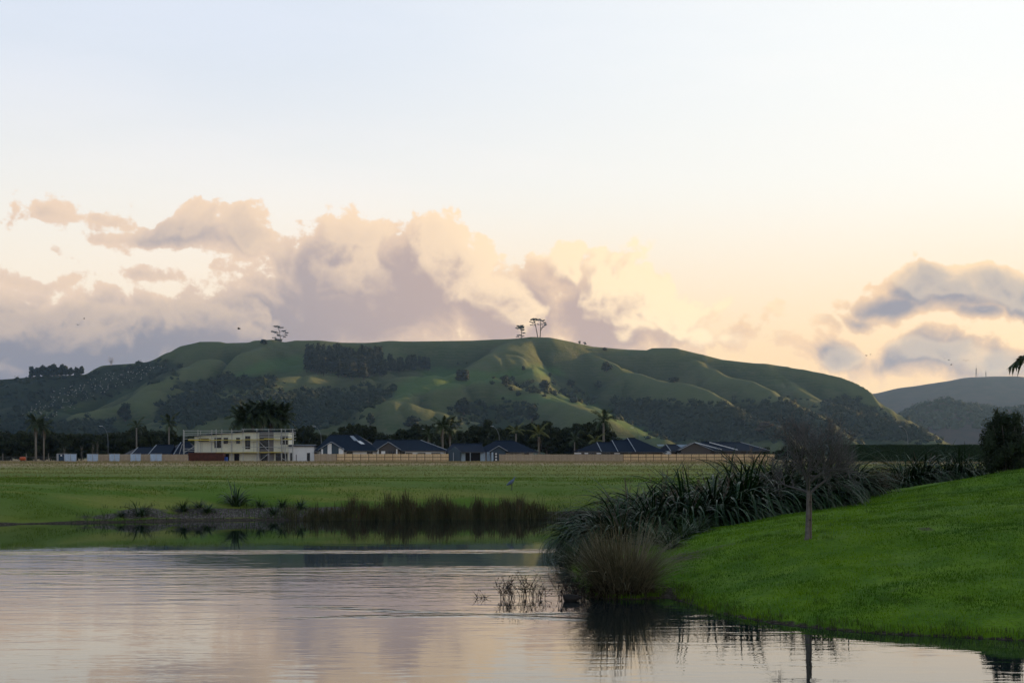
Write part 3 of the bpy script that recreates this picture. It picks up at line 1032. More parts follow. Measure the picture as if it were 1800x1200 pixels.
# the wood at the far left of the skyline
for i in range(16):
    px = 52 + i * 5.8 + rng.uniform(-2, 2)
    x, y, z = hill_hits(px, np.interp(px, [0, 60, 150, 185], [672, 668, 664, 650]))
    if np.isnan(y[0]): continue
    s = (1.35 if px < 115 else 0.95) * rng.uniform(0.85, 1.1)
    BROADS[i % 3]((x[0], y[0] + 15, hill_z(x[0], y[0] + 15) - 1), rng.uniform(0, 6.28), (s * 1.15, s * 1.15, s * 1.5), ordinal(i + 1) + ' tree from the left in the clump on the low skyline', 'tree', 'clump of trees on the low left skyline')

# trees that stand alone on the slopes: photograph x, y of the foot, height and width in metres, words
LONE = [(813, 669, 17, 24, 'dense boxy evergreen alone on the open green slope', 'c'), (1066, 655, 16, 24, 'broad dark tree on the slope below the two small ridge trees', 'b'),
        (1186, 672, 9, 26, 'low spreading tree on the crest of the middle spur', 'b'), (888, 678, 13, 15, 'round tree at the head of the hedged gully', 'b'),
        (957, 684, 13, 22, 'dark wide tree halfway along the hedged gully', 'b'), (1003, 680, 12, 20, 'broad loose tree above the hedged gully', 'b'),
        (920, 653, 7, 9, 'small round tree on the saddle by the pale track', 'b'), (967, 663, 7, 7, 'tiny round tree standing below the saddle', 'b'),
        (805, 642, 5, 5, 'tiny bush at the end of the plantation', 'b'), (220, 742, 24, 26, 'tall round tree at the foot of the hill behind the thin palm', 'b'),
        (815, 730, 22, 28, 'big dark tree in the gully beside the grassy knoll', 'b'), (650, 748, 15, 14, 'small dark tree at the foot of the grassy knoll', 'b'),
        (725, 750, 12, 26, 'wide low tree at the foot of the grassy knoll', 'b'), (1052, 682, 12, 16, 'dark tree on the brow right of the gully', 'b'),
        (820, 640, 4, 5, 'tiny shrub on the upper slope past the plantation', 'b'), (935, 742, 22, 26, 'dark tree in the gully below the bright green spur', 'b'),
        (1300, 752, 18, 24, 'dark tree low on the shaded bush face', 'b'), (1345, 760, 14, 30, 'reddish winter tree at the foot of the shaded bush face', 'r'),
        (640, 691, 6, 8, 'tiny tree on the slope above the bush gully', 'b'), (1063, 617, 6, 12, 'small bush on the skyline right of the two small trees', 'b'), (463, 606, 9, 18, 'dark bush on the skyline beside the layered ridge pine', 'b')]
RUSSET = tree_builder('russet_tree', 3, 0.5, lambda r: lumps(r, 7, 5.0, 8.5, 1.2, 0.8), 300, 0.7, FOL_RUSSET, 170, coarse=True)
for i, (px, py, h, w, words, kind) in enumerate(LONE):
    x, y, z = hill_hits(px, py)
    if np.isnan(y[0]):
        x, y, z = hill_hits(px, py + 6)
        if np.isnan(y[0]): continue
    if kind == 'c':
        CYPRESS((x[0], y[0], z[0]), 0, (w / 19.0, w / 19.0, h / 17.5), words, 'tree', None)
    else:
        mk = RUSSET if kind == 'r' else BROADS[i % 3]
        mk((x[0], y[0], z[0] - 0.3), i * 1.3, (w / 11.0, w / 11.0, h / 9.5), words, 'tree', None)


# the pines on the crest, each with its own outline: clumps as photograph x, y, half width, half height
def crest_pine(px, base_py, trunk, clumps, label, seed, name='ridge_pine', y=None, rad=0.6):
    y = y or 2476.0
    rg = np.random.default_rng(seed)
    base = P3(px, base_py, y)
    base.z = float(hill_z(base.x, y)) - 0.5
    o = empty(name, base, label, 'pine tree')
    sc_ = y / 2500.0
    q = lambda a, b: ((a - px) * sc_, 0.0, (base_py - b) * sc_)
    t = MB()
    pts = [q(*p) for p in trunk]
    t.tube([(pts[0][0], 0, -2)] + pts, [rad * 1.5] + [rad * (1.2 - 0.7 * i / len(pts)) for i in range(len(pts))], 6)
    for (cx, cy, w, h) in clumps:
        c = q(cx, cy); k = min(range(len(pts)), key=lambda i: abs(pts[i][2] - (c[2] - 4)))
        t.tube([pts[k], ((pts[k][0] + c[0]) / 2, rg.uniform(-1, 1), (pts[k][2] + c[2]) / 2 - .4), c], [rad * .5, rad * .4, rad * .25], 5)
    t.build('trunk', BARK, o, smooth=True)
    bl = []
    for (cx, cy, w, h) in clumps:
        c = q(cx, cy)
        for j in range(3):
            bl.append((c[0] + (j - 1) * w * .5 * sc_, rg.uniform(-.45, .45) * w, c[2] + rg.uniform(-.25, .25) * h, w * .58 * sc_, w * .62 * sc_, h * .85 * sc_))
    link('crown', crown_mesh('crown', bl, 90 * len(clumps), 0.42, rg, FOL_PINE, 0.62, shell=0.3, coarse=True), None, o)
    return o


crest_pine(493, 602, [(493, 602), (492.5, 592), (491.5, 584), (488, 575)], [(486, 574.5, 6.5, 1.9), (493, 576.5, 6, 1.5), (481.5, 584, 6, 1.8), (486, 585.5, 4, 1.6), (499, 583, 4.5, 2.2), (503.5, 586, 4, 1.8), (490, 590.5, 3.6, 2.2), (503, 590, 3, 1.2), (482, 594.5, 4, 1.2), (500, 593, 3, 1.2), (489, 598, 7.5, 3.6)],
           'wind-shaped pine with flat layered branches alone on the skyline', 3, y=2440)
crest_pine(916.5, 595, [(917.3, 595), (916.6, 586), (916, 578)], [(914, 573.5, 6.5, 3.2), (917, 576, 6, 4.5), (910, 577, 5, 2), (918.5, 580, 4, 2), (913, 589.5, 5, 1.5), (909.5, 592, 3, 1.2), (921, 585.5, 3, 1.6), (919, 590.5, 2.6, 1.2)],
           'short round-topped pine left of the pair on the hilltop', 4)
crest_pine(945.5, 593, [(945.5, 593), (943.5, 583), (941.5, 572), (940, 565)], [(936, 561.5, 4.5, 2.2), (941, 560.8, 5, 2.2), (945, 562, 3.5, 1.8), (932.5, 565.5, 2.4, 1.2), (938, 566, 3, 1.4), (934.5, 571, 2.8, .8)],
           'tall flat-topped pine leaning left, of the pair on the hilltop', 5, rad=0.75)
crest_pine(949.5, 593, [(949.5, 593), (950, 582), (950.3, 570), (949.5, 563)], [(949, 561, 2.8, 2), (954, 563, 4.2, 1.7), (957.5, 567, 2.6, 1.6), (958.5, 570, 2.6, 2.6), (955, 573.5, 2.5, 1.4), (946, 569.5, 2.4, .9), (952, 576, 1.6, 1)],
           'tall upright pine, right of the pair on the hilltop', 6, rad=0.75)
crest_pine(1018.5, 606, [(1018.5, 606), (1018.5, 602)], [(1018.5, 601.5, 2.2, 1.6), (1019, 603.5, 1.6, 1.4)], 'tiny round tree left of two on the descending skyline', 7, 'ridge_tree', 2510, 0.3)
crest_pine(1027.5, 607, [(1027.5, 607), (1027.6, 603)], [(1027.5, 602, 2.2, 1.4), (1029, 604, 2, 1.3)], 'tiny leaning tree, right of two on the descending skyline', 8, 'ridge_tree', 2515, 0.3)

# the dead tree on the left skyline
def dead_tree(px, py, h, label, y):
    base = P3(px, py, y); base.z = float(hill_z(base.x, y)) - 1
    o = empty('dead_tree', base, label, 'dead tree')
    rg = random.Random(4)
    t = MB(); t.tube([(0, 0, -1), (.5, 0, h * .5), (0.2, 0, h)], [.7, .5, .2], 6); t.build('trunk', BARK_PALE, o)
    b = MB()
    for i in range(12):
        z = h * rg.uniform(.25, .9); s = rg.choice((-1, 1)); L = rg.uniform(3, 7)
        b.tube([(0.3, 0, z), (s * L * .6, rg.uniform(-1, 1), z + L * .5), (s * L * .8, rg.uniform(-2, 2), z + L * 1.1)], [.35, .28, .12], 4)
    b.build('branches', BARK_PALE, o)


dead_tree(195, 641, 15, 'bare pale dead tree on the left skyline above the rocky face', 2470)


# bush in the gullies and on the shaded faces: one mass that nobody could count
def bush_mass(name, label, X, Y, Z, size, rng, m, cat='bush'):
    iv, if_, cv, cf = ico()
    n = len(X)
    s = size * rng.uniform(0.45, 1.5, (n, 1, 1))
    w = 1 + 0.25 * rng.normal(0, 1, (n, len(cv), 1))
    V = cv[None] * np.clip(w, .5, 1.5) * s * np.array([[[1, 1, 0.85]]]) + np.stack([X, Y, Z], 1)[:, None, :] + np.array([[[0, 0, 1.0]]]) * s * 0.35
    F = cf[None] + (np.arange(n) * len(cv))[:, None, None]
    V = V.reshape(-1, 3); F = F.reshape(-1, 3)
    d = rng.normal(0, 1, (n * 14, 3)); d /= np.linalg.norm(d, axis=1)[:, None]; d[:, 2] = np.abs(d[:, 2])
    k = np.repeat(np.arange(n), 14)
    P = np.stack([X, Y, Z], 1)[k] + d * s.reshape(-1, 1)[k] * 1.08 + np.array([[0, 0, 0.35]]) * s.reshape(-1, 1)[k]
    V2, F2 = leaf_quads(P, d, size * 0.24, rng)
    me = np_mesh(name, np.concatenate([V, V2]), np.concatenate([F, F2 + len(V)]), m, smooth=False)
    return tag(link(name, me), label, cat, kind='stuff')


bx, by, bz = [], [], []
dens = [560, 130, 360, 540, 620, 320, 520, 220]
for p, n in zip(SCRUB, dens):
    qx, qy = scatter_px(p, n, rng)
    qx = qx + rng.normal(0, 10, len(qx)); qy = qy + rng.normal(0, 5, len(qy))
    a, b, c = hill_hits(qx, qy)
    k = ~np.isnan(b)
    bx.append(a[k]); by.append(b[k]); bz.append(c[k])
GULLY = [[(870, 672), (900, 674), (960, 684), (1010, 690), (1042, 702), (1030, 708), (980, 694), (900, 682)], [(300, 700), (420, 692), (470, 690), (530, 688), (530, 694), (440, 704), (330, 712)], [(860, 715), (930, 700), (940, 745), (850, 748)],
         [(1085, 700), (1130, 706), (1140, 735), (1100, 740), (1080, 715)], [(790, 720), (840, 712), (850, 745), (800, 750)]]
for p, n in zip(GULLY, (90, 60, 70, 90, 40)):
    qx, qy = scatter_px(p, n, rng)
    qx = qx + rng.normal(0, 10, len(qx)); qy = qy + rng.normal(0, 5, len(qy))
    a, b, c = hill_hits(qx, qy)
    k = ~np.isnan(b)
    bx.append(a[k]); by.append(b[k]); bz.append(c[k])
bush_mass('hillside_bush', 'dark native bush filling the gullies and shaded hill faces', np.concatenate(bx), np.concatenate(by), np.concatenate(bz) - 1.2, 4.0, rng, FOL_HILL)
# bush on the middle hill and the wooded gap at the right
mxs, mys, mz_ = MIDG
X = rng.uniform(850, 1500, 1500); Y = rng.uniform(3300, 3700, 1500); Z = bil(mxs, mys, mz_, X, Y)
k = Z > 4
bush_mass('middle_hill_bush', 'dusky bush covering the round hill at the right', X[k], Y[k], Z[k], 7.0, rng, FOL_HILL)
for i in range(9):
    px = 1572 + i * 5.4 + rng.uniform(-1.5, 1.5)
    p = P3(px, 748 - 0.35 * i, 3000 + rng.uniform(-60, 60)); 
    s = rng.uniform(1.9, 2.7) * (1.25 if i > 5 else 1.0)
    BROADS[i % 3]((p.x, p.y, 2.0 + 30 * rng.random()), i * 2.0, (s * .8, s * .8, s * 1.7), ordinal(i + 1) + ' tree from the left in the gap between long hill and round hill', 'tree', 'trees in the gap right of the long hill')

# pale limestone blocks on the left face
qx, qy = scatter_px([(40, 730), (100, 690), (190, 660), (250, 645), (300, 645), (250, 670), (170, 700), (110, 735), (50, 745)], 260, rng)
a, b, c = hill_hits(qx, qy); k = ~np.isnan(b)
iv, if_, cv, cf = ico()
n = int(k.sum())
V = cv[None] * rng.uniform(0.5, 1.4, (n, len(cv), 1)) * rng.uniform(0.25, 0.9, (n, 1, 1)) * np.array([[[1.2, 1, 1.3]]]) + np.stack([a[k], b[k] - 5, c[k] + 3.0], 1)[:, None]
F = cf[None] + (np.arange(n) * len(cv))[:, None, None]
tag(link('limestone_blocks', np_mesh('limestone_blocks', V.reshape(-1, 3), F.reshape(-1, 3), mat('limestone', (0.26, 0.27, 0.27), 0.9, island=0.8), smooth=False)), 'pale limestone blocks scattered over the scrubby left hill face', 'rocks', kind='stuff')


# masts on the far hill
def mast(px, top_py, base_py, label, y, wide):
    b = P3(px, base_py, y)
    z0 = float(bil(*FARG, b.x, y)) - 2
    h = P3(px, top_py, y).z - z0
    o = empty('radio_mast', (b.x, y, z0), label, 'radio mast')
    m = mat('mast_steel', (0.16, 0.14, 0.14), 0.6)
    t = MB()
    for s in ((-1, -1), (1, -1), (1, 1), (-1, 1)):
        t.tube([(s[0] * wide, s[1] * wide, 0), (s[0] * wide * .35, s[1] * wide * .35, h * .7)], [.45, .3], 4)
    t.tube([(0, 0, h * .3), (0, 0, h)], [.6, .35], 5)
    t.build('lattice', m, o)
    for f in (.35, .5, .62):
        MB().box(-wide * 1.5, wide * 1.5, -.6, .6, h * f, h * f + 1.2).build('platform', m, o)


mast(1716, 640, 663, 'taller radio mast on top of the far hill', 5600, 2.4)
mast(1733, 649, 663, 'shorter radio mast on top of the far hill', 5600, 1.6)

# ------------------------------------------------------------------ houses, scaffold, fences across the field
M_ROOF = mat('roof_steel_blue', (0.014, 0.023, 0.038), 0.6, var=0.35, scale=1.5, spec=0.06, color2=(0.009, 0.014, 0.024))
M_ROOF2 = mat('roof_tile_navy', (0.010, 0.018, 0.034), 0.6, var=0.35, scale=1.2, spec=0.06, color2=(0.006, 0.010, 0.020))
M_WHITE = mat('wall_white', (0.74, 0.74, 0.74), 0.7, var=0.25, scale=0.6, color2=(0.5, 0.5, 0.52))
M_CREAM = mat('wall_cream_wrap', (0.68, 0.68, 0.56), 0.75, var=0.5, scale=0.5, color2=(0.55, 0.56, 0.50))
M_GREYCLAD = mat('cladding_grey', (0.20, 0.19, 0.19), 0.7, var=0.4, scale=1.0)
M_BLUEWALL = mat('wall_slate_blue', (0.045, 0.070, 0.095), 0.6, var=0.3, scale=1.0)
M_PALEBLUE = mat('wall_pale_blue', (0.36, 0.46, 0.56), 0.6, var=0.3, scale=1.0)
M_BROWN = mat('wall_brown', (0.085, 0.076, 0.072), 0.7, var=0.3)
M_TRIM = mat('trim_pale', (0.30, 0.33, 0.37), 0.6)
M_GLASS = mat('window_glass', (0.010, 0.013, 0.018), 0.12, spec=0.6)
M_FRAME = mat('window_frame', (0.06, 0.06, 0.065), 0.5)
M_STEEL = mat('scaffold_steel', (0.42, 0.43, 0.43), 0.45, metal=0.35, var=0.4, scale=3.0)
M_YELLOW = mat('scaffold_plank', (0.52, 0.42, 0.06), 0.7, var=0.5, scale=1.0, color2=(0.40, 0.34, 0.16))
M_TIMBER = mat('fence_timber_new', (0.78, 0.56, 0.31), 0.85, island=0.45, var=0.3, scale=2.0, color2=(0.55, 0.39, 0.22))
M_TIMBER_OLD = mat('fence_timber_weathered', (0.46, 0.36, 0.25), 0.9, island=0.5, var=0.3, scale=2.0, color2=(0.28, 0.22, 0.155))
M_POST = mat('fence_post', (0.12, 0.085, 0.055), 0.9, var=0.4, scale=3.0)
M_DARK = mat('shade_and_tie_black', (0.012, 0.012, 0.014), 0.8)  # near-black for the painted carport shade and the stake ties

FY = 322.0        # the line of fences
HY0 = 334.0       # fronts of the houses
GROUND_FAR = float(ground_z(np.array([0.0]), np.array([325.0]))[0])


class House:
    """a house whose front stands at depth y; measured in photograph units, built in metres about its own base"""
    def __init__(self, name, label, px0, y, cat='house'):
        self.y = y; self.x0 = X3(px0, y); self.z0 = GROUND_FAR - 0.05
        self.o = empty(name, (self.x0, y, self.z0), label, cat)

    def x(self, px): return X3(px, self.y) - self.x0
    def z(self, py): return CAM_Z + (800 - py) / 2500 * self.y - self.z0

    def wall(self, a, b, top, m, y0=0.0, depth=9.0, name='wall', bottom=None):
        z0 = 0.0 if bottom is None else self.z(bottom)
        return MB().box(self.x(a), self.x(b), y0, y0 + depth, z0, self.z(top)).build(name, m, self.o)

    def gable_wall(self, pts, m, y0, t=0.2, name='gable'):
        return MB().prism([(self.x(a), self.z(b)) for a, b in pts], y0, y0 + t).build(name, m, self.o)

    def window(self, a, b, c, d, y0=0.0, mull=1, glass=None):
        """a window or glazed opening set into the wall: frame proud, pane recessed, as part and sub-part"""
        x0, x1, z1, z0 = self.x(a), self.x(b), self.z(c), max(self.z(d), 0.08)
        f = MB(); w = 0.07
        f.box(x0, x1, y0 - .05, y0 + .04, z1 - w, z1); f.box(x0, x1, y0 - .05, y0 + .04, z0, z0 + w)
        for i in range(mull + 1):
            xx = x0 + (x1 - x0 - w) * i / mull
            f.box(xx, xx + w, y0 - .048, y0 + .038, z0 + w, z1 - w)
        fo = f.build('window', M_FRAME, self.o)
        MB().box(x0 + w * .5, x1 - w * .5, y0 - .02, y0 + .03, z0 + w * .5, z1 - w * .5).build('pane', glass or M_GLASS, fo)
        return fo

    def roof(self, a, b, eave, ridge, hipl, hipr, m, y0=-0.5, depth=10.0, verge=(), ridge_frac=0.5, skew=0.0):
        """hipped or gabled roof; hipl, hipr: how far the ridge ends lie inside the eaves (photograph units)"""
        x0, x1, ze, zr = self.x(a), self.x(b), self.z(eave), self.z(ridge)
        r0, r1 = self.x(a + hipl), self.x(b - hipr); ym = y0 + depth * ridge_frac; y1 = y0 + depth
        xf = self.x(a + skew)
        A, B, C, D = (xf, y0, ze), (x1, y0, ze), (x1, y1, ze), (x0, y1, ze); E, F = (r0, ym, zr), (r1, ym, zr)
        k = MB().add([A, B, C, D, E, F], [(0, 1, 5, 4), (2, 3, 4, 5), (1, 2, 5), (3, 0, 4), (3, 2, 1, 0)])
        ro = k.build('roof', m, self.o)
        up = Vector((0, 0, .06))
        MB().tube([Vector(E) + up, Vector(F) + up], [.09, .09], 5).build('ridge_cap', m, ro)
        for v in verge:                       # pale barge boards or hip flashings
            p, q = {'fl': (A, E), 'fr': (B, F), 'ridge': (E, F)}[v]
            p = Vector(p) + up; q = Vector(q) + up
            MB().tube([p, q], [.085, .085], 4).build('flashing', M_TRIM, ro)
        fb = MB().box(xf, x1, y0 - .06, y0 + .04, ze - .22, ze - .01)
        fb.build('gutter', M_FRAME, ro)
        return ro


def front_gable(h, a, b, apex_x, apex_y, eave, m_roof, m_wall, y0, reach, y_under=812):
    """a gable that faces the camera: two roof slopes running back, a gable wall under them"""
    xa, xb, xm, ze, zt = h.x(a), h.x(b), h.x(apex_x), h.z(eave), h.z(apex_y)
    t = 0.16
    r = MB()
    for (p, q) in (((xa, ze), (xm, zt)), ((xm, zt), (xb, ze))):
        r.add([(p[0], y0, p[1]), (q[0], y0, q[1]), (q[0], y0 + reach, q[1]), (p[0], y0 + reach, p[1]),
               (p[0], y0, p[1] - t), (q[0], y0, q[1] - t), (q[0], y0 + reach, q[1] - t), (p[0], y0 + reach, p[1] - t)],
              [(0, 1, 2, 3), (7, 6, 5, 4), (0, 4, 5, 1), (1, 5, 6, 2), (2, 6, 7, 3), (3, 7, 4, 0)])
    ro = r.build('gable_roof', m_roof, h.o)
    for (p, q) in (((xa, ze), (xm, zt)), ((xb, ze), (xm, zt))):
        MB().tube([(p[0], y0 - .05, p[1]), (q[0], y0 - .05, q[1])], [.08, .08], 4).build('barge_board', M_TRIM, ro)
    g = MB().prism([(xa + .5, 0.0), (xb - .5, 0.0), (xb - .5, ze + .1), (xm, zt - .25), (xa + .5, ze + .1)], y0 + .35, y0 + .55)
    g.build('gable_wall', m_wall, h.o)
    return ro


# --- the navy-roofed house at the left
h = House('navy_roof_house', 'low house with stepped navy roof behind the left timber fence', 265, HY0 + 2)
h.wall(204, 334, 798.6, M_WHITE)
h.roof(197, 275, 799, 786, 38, 4, M_ROOF2, -0.6, 9.0, ('fl',), skew=34)
h.roof(222, 302, 799, 781.5, 45, 4, M_ROOF2, -0.9, 10.5, ('fl', 'ridge'), skew=40)
h.roof(262, 350, 799, 777, 48, 24, M_ROOF2, -1.2, 12.0, ('fl', 'ridge'), skew=45)
for a, b in ((246, 254), (268, 276), (290, 304)): h.window(a, b, 800, 806, 0.0, 2)

# --- the two-storey house under construction
h = House('unfinished_house', 'cream two-storey house under construction wrapped in scaffolding', 430, HY0)
h.gable_wall([(342, 795), (425, 795), (425, 759.5), (342, 767)], M_CREAM, 0.0, 8.0, 'upper_wall')
MB().box(h.x(425.2), h.x(455.5), 0.0, 8.0, h.z(795), h.z(759.3)).build('upper_wall', M_CREAM, h.o)
MB().box(h.x(481), h.x(507), 0.0, 8.0, h.z(795), h.z(759.3)).build('upper_wall', M_CREAM, h.o)
MB().box(h.x(455.6), h.x(480.9), 0.15, 8.0, 0.0, h.z(759.3)).build('cladding_panel', M_GREYCLAD, h.o)
MB().box(h.x(350), h.x(455.5), 0.5, 8.0, 0.0, h.z(795.2)).build('lower_wall', M_CREAM, h.o)
MB().box(h.x(481), h.x(507), 0.5, 8.0, 0.0, h.z(795.2)).build('lower_wall', M_CREAM, h.o)
h.gable_wall([(340, 767), (427, 759.3), (427, 757.6), (340, 765)], M_ROOF, -0.5, 9.2, 'roof')
MB().box(h.x(427.2), h.x(510), -0.6, 9.0, h.z(759), h.z(757)).build('roof', M_ROOF, h.o)
MB().box(h.x(342), h.x(507), -0.35, 0.45, h.z(796), h.z(794.6)).build('floor_band', mat('timber_band', (0.30, 0.24, 0.14), 0.8), h.o)
for a, b, c, d, n in ((377, 389, 769, 787, 2), (393, 401, 769, 779.5, 1), (415, 422, 769, 779.5, 1), (431, 440, 766, 789, 2), (493, 506, 766, 781, 3)): h.window(a, b, c, d, 0.0, n)
h.window(457, 473, 769, 789, 0.15, 2)
h.window(349, 367, 770, 775.5, 0.0, 2, M_FRAME)
for a, b, c, d, n in ((394, 402, 797, 813, 1), (411, 420, 797, 813, 2), (484, 505, 796.5, 813, 3)): h.window(a, b, c, d, 0.5, n)
h.window(458, 470, 797, 813, 0.15, 2)
for px in (355, 371, 406, 446): MB().box(h.x(px), h.x(px) + .05, -.03, .02, h.z(794), h.z(776)).build('cladding_batten', M_GREYCLAD, h.o)

h = House('garage_wing', 'white flat-roofed garage wing right of the scaffolded house', 530, HY0 + .5)
h.wall(507.6, 552, 784, M_WHITE, 0, 7)
MB().box(h.x(506), h.x(555), -.5, 7.6, h.z(784), h.z(782.4)).build('roof', M_ROOF, h.o)
MB().box(h.x(507), h.x(551), -.2, 5, h.z(782.3), h.z(781)).build('parapet', M_TRIM, h.o)
for a, b in ((510, 515), (539.5, 545)): h.window(a, b, 795.5, 810, 0.0, 1)
MB().tube([(h.x(521), -.08, 0.1), (h.x(521), -.08, h.z(798.5))], [.09, .09], 6).build('downpipe', M_GREYCLAD, h.o)

# --- scaffold round it: every tube and plank its own part
so = House('scaffold', 'steel tube scaffold with yellow planks round the unfinished house', 420, HY0 - 1.3, 'scaffold')


def sbar(name, a, b, r, m=M_STEEL, sides=5):
    return MB().tube([a, b], [r, r], sides).build(name, m, so.o)


for i, (px, top) in enumerate(((322.5, 755), (348, 755), (372.5, 755), (380, 754), (390, 754), (407, 754), (427.5, 753.5), (451.5, 753), (472.5, 753), (494.5, 753), (501.5, 755), (514, 753))):
    sbar('standard', (so.x(px), 0, 0.0), (so.x(px), 0, so.z(top)), 0.075 if i % 3 else 0.09)
for px in (322.5, 351, 407, 451.5, 494.5, 514): sbar('standard', (so.x(px), 0.95, 0.0), (so.x(px), 0.95, so.z(756)), 0.06)
for a, b, py in ((322, 425, 757), (322, 372, 761.5), (322, 372, 765), (322, 350, 771), (368, 412, 761), (425, 520, 754.5), (455, 520, 760), (455, 520, 762.8), (455, 520, 767.5), (494, 520, 773), (425, 514, 785.5), (322, 342, 788.5), (322, 342, 792), (488, 514, 787)):
    sbar('ledger', (so.x(a), -.1, so.z(py)), (so.x(b), -.1, so.z(py)), 0.06)
for a, b, py in ((331, 370, 773), (370, 425, 772.8), (425, 464, 772), (464, 482, 771.4), (482, 500, 772.2), (500, 514, 771.4), (380, 425, 794.8), (425, 472, 794.5), (472, 496, 794.2)):
    MB().box(so.x(a), so.x(b) - .05, -.1, .9, so.z(py) - .12, so.z(py) + (.16 if a in (331, 464, 500) else .05)).build('plank', M_YELLOW, so.o)
for (a, pa), (b, pb) in (((455, 775), (473, 793)), ((456, 810), (473, 796.5)), ((311, 812), (321, 780)), ((323, 796), (342, 784)), ((323, 799), (333, 812)), ((494.5, 804), (503, 809)), ((452, 775), (457, 812)), ((496, 772), (504, 812))):
    sbar('brace', (so.x(a), -.2, max(so.z(pa), .03)), (so.x(b), -.2, max(so.z(pb), .03)), 0.06)

# --- rusty container and blue barrel in front of it
co_ = House('shipping_container', 'rust-red corrugated container in front of the scaffolded house', 362, 326, 'container')
cm = mat('container_rust', (0.115, 0.040, 0.026), 0.8, var=0.8, scale=1.3, color2=(0.055, 0.024, 0.018))
cx0, cx1, ct = co_.x(331), co_.x(393.5), co_.z(795.3)
k = MB(); nn = 30; row0, row1 = [], []
for i in range(nn * 4 + 1):
    xx = cx0 + .12 + (cx1 - cx0 - .24) * i / (nn * 4); yy = -.04 if i % 4 in (1, 2) else .04
    row0.append((xx, yy, .18)); row1.append((xx, yy, ct - .14))
k.sheet([row0, row1]).build('corrugated_side', cm, co_.o)
MB().box(cx0 + .1, cx1 - .1, .1, 2.4, .12, ct - .1).build('body', cm, co_.o)
for z0, z1 in ((.0, .18), (ct - .14, ct)): MB().box(cx0, cx1, -.06, .09, z0, z1).build('rail', cm, co_.o)
for xx in (cx0, cx1 - .14): MB().box(xx, xx + .14, -.07, .1, .181, ct - .141).build('corner_post', cm, co_.o)
bo = House('water_barrel', 'blue barrel standing between container and house wall', 397, 327.5, 'barrel')
t = MB(); t.tube([(0, 0, 0), (0, 0, .1), (0, 0, .6), (0, 0, 1.1), (0, 0, 1.18)], [.42, .46, .5, .46, .4], 14)
t.build('body', mat('barrel_blue', (0.02, 0.07, 0.30), 0.4), bo.o, smooth=True)
for z in (.38, .82): MB().tube([(0, 0, z - .04), (0, 0, z + .04)], [.52, .52], 14).build('hoop', MATS['barrel_blue'], bo.o, smooth=True)

# --- the white-gabled house
h = House('gabled_house', 'house with dark blue roof, white front gable and roof window', 670, HY0)
h.wall(560, 780, 790.5, M_WHITE, 0, 9)
h.roof(553, 668, 791.5, 764, 22, 42, M_ROOF, -0.6, 11.5, ('ridge',))
h.roof(645, 788, 791.5, 773, 12, 51, M_ROOF, -0.4, 10.0, ('fr', 'ridge'))
front_gable(h, 562, 608, 584.5, 776.5, 790.5, M_ROOF, M_BLUEWALL, -2.6, 6.5)
for a, b in ((567, 570), (578, 585), (597.5, 606)): MB().box(h.x(a), h.x(b), -2.32, -2.26, .05, h.z({567: 789, 578: 779.5, 597.5: 787.5}[a])).build('white_panel', M_WHITE, h.o)
front_gable(h, 663, 706, 684, 776.5, 790.5, M_ROOF, M_BROWN, -2.2, 6.0)
for a, b in ((665, 667), (697.5, 699.8)): MB().box(h.x(a), h.x(b), -1.95, -1.9, .05, h.z(789)).build('white_panel', M_WHITE, h.o)
h.window(671, 679, 792, 798, -1.95, 1, M_WHITE)
h.window(684, 695, 792, 799, -1.95, 3)
for a, b, n in ((609, 620, 3), (645, 655, 2), (702, 712, 2)): h.window(a, b, 791.6, 799, 0.0, n)
for a, b in ((713, 725), (734, 748), (758, 774)): h.window(a, b, 795.5, 799, 0.0, 2)
slope = (h.z(764) - h.z(791.5)) / 5.75
for (a, pa, b, pb, m) in ((611, 765.5, 624, 774, M_TRIM), (625, 774.5, 637, 780, M_WHITE)):
    q = []
    for px, py in ((a, pa), (a + 6, pa), (b + 3, pb), (b - 4, pb)):
        zz = h.z(py); q.append((h.x(px), -0.6 + (zz - h.z(791.5)) / slope - .02, zz + .05))
    MB().add(q + [(x, y + .02, z - .1) for x, y, z in q], [(0, 3, 2, 1), (4, 5, 6, 7), (0, 1, 5, 4), (1, 2, 6, 5), (2, 3, 7, 6), (3, 0, 4, 7)]).build('roof_window', m, h.o)

# --- the slate-blue house with the open carport
h = House('slate_blue_house', 'slate-blue walled house with dark open carport between two fences', 865, HY0 - 4)
h.wall(789, 846, 793, M_BLUEWALL, 0, 9)
h.wall(846.3, 938, 794, M_WHITE, 1.5, 8)
h.gable_wall([(788.5, 812), (810, 812), (810, 793), (800, 785), (788.5, 792)], M_BLUEWALL, -1.6, 1.5, 'gable_wall')
h.roof(783, 852, 794, 779.5, 10, 6, M_ROOF2, -1.0, 10.0, ('ridge',))
h.roof(832, 948, 794.2, 774, 38, 44, M_ROOF2, 0.4, 10.5, ())
front_gable(h, 861, 893, 877, 783.5, 793, M_ROOF2, M_BLUEWALL, -2.4, 7.0)
MB().box(h.x(818.5), h.x(844), -.05, .02, .05, h.z(795)).build('carport_shade', M_DARK, h.o)  # near-black slab on the solid wall, standing in for the carport's shade
for px in (826.5, 797): MB().box(h.x(px), h.x(px) + .14, -1.9, -1.76, .0, h.z(795)).build('verandah_post', M_TRIM, h.o)
for a, b in ((810.5, 818), (844.3, 853), (856, 862)): MB().box(h.x(a), h.x(b), -.12, -.06, .05, h.z(794.5)).build('white_panel', M_PALEBLUE, h.o)
h.window(863.5, 868, 794, 811, -2.1, 1, M_PALEBLUE)
h.window(869, 875, 795, 810, -2.1, 1)
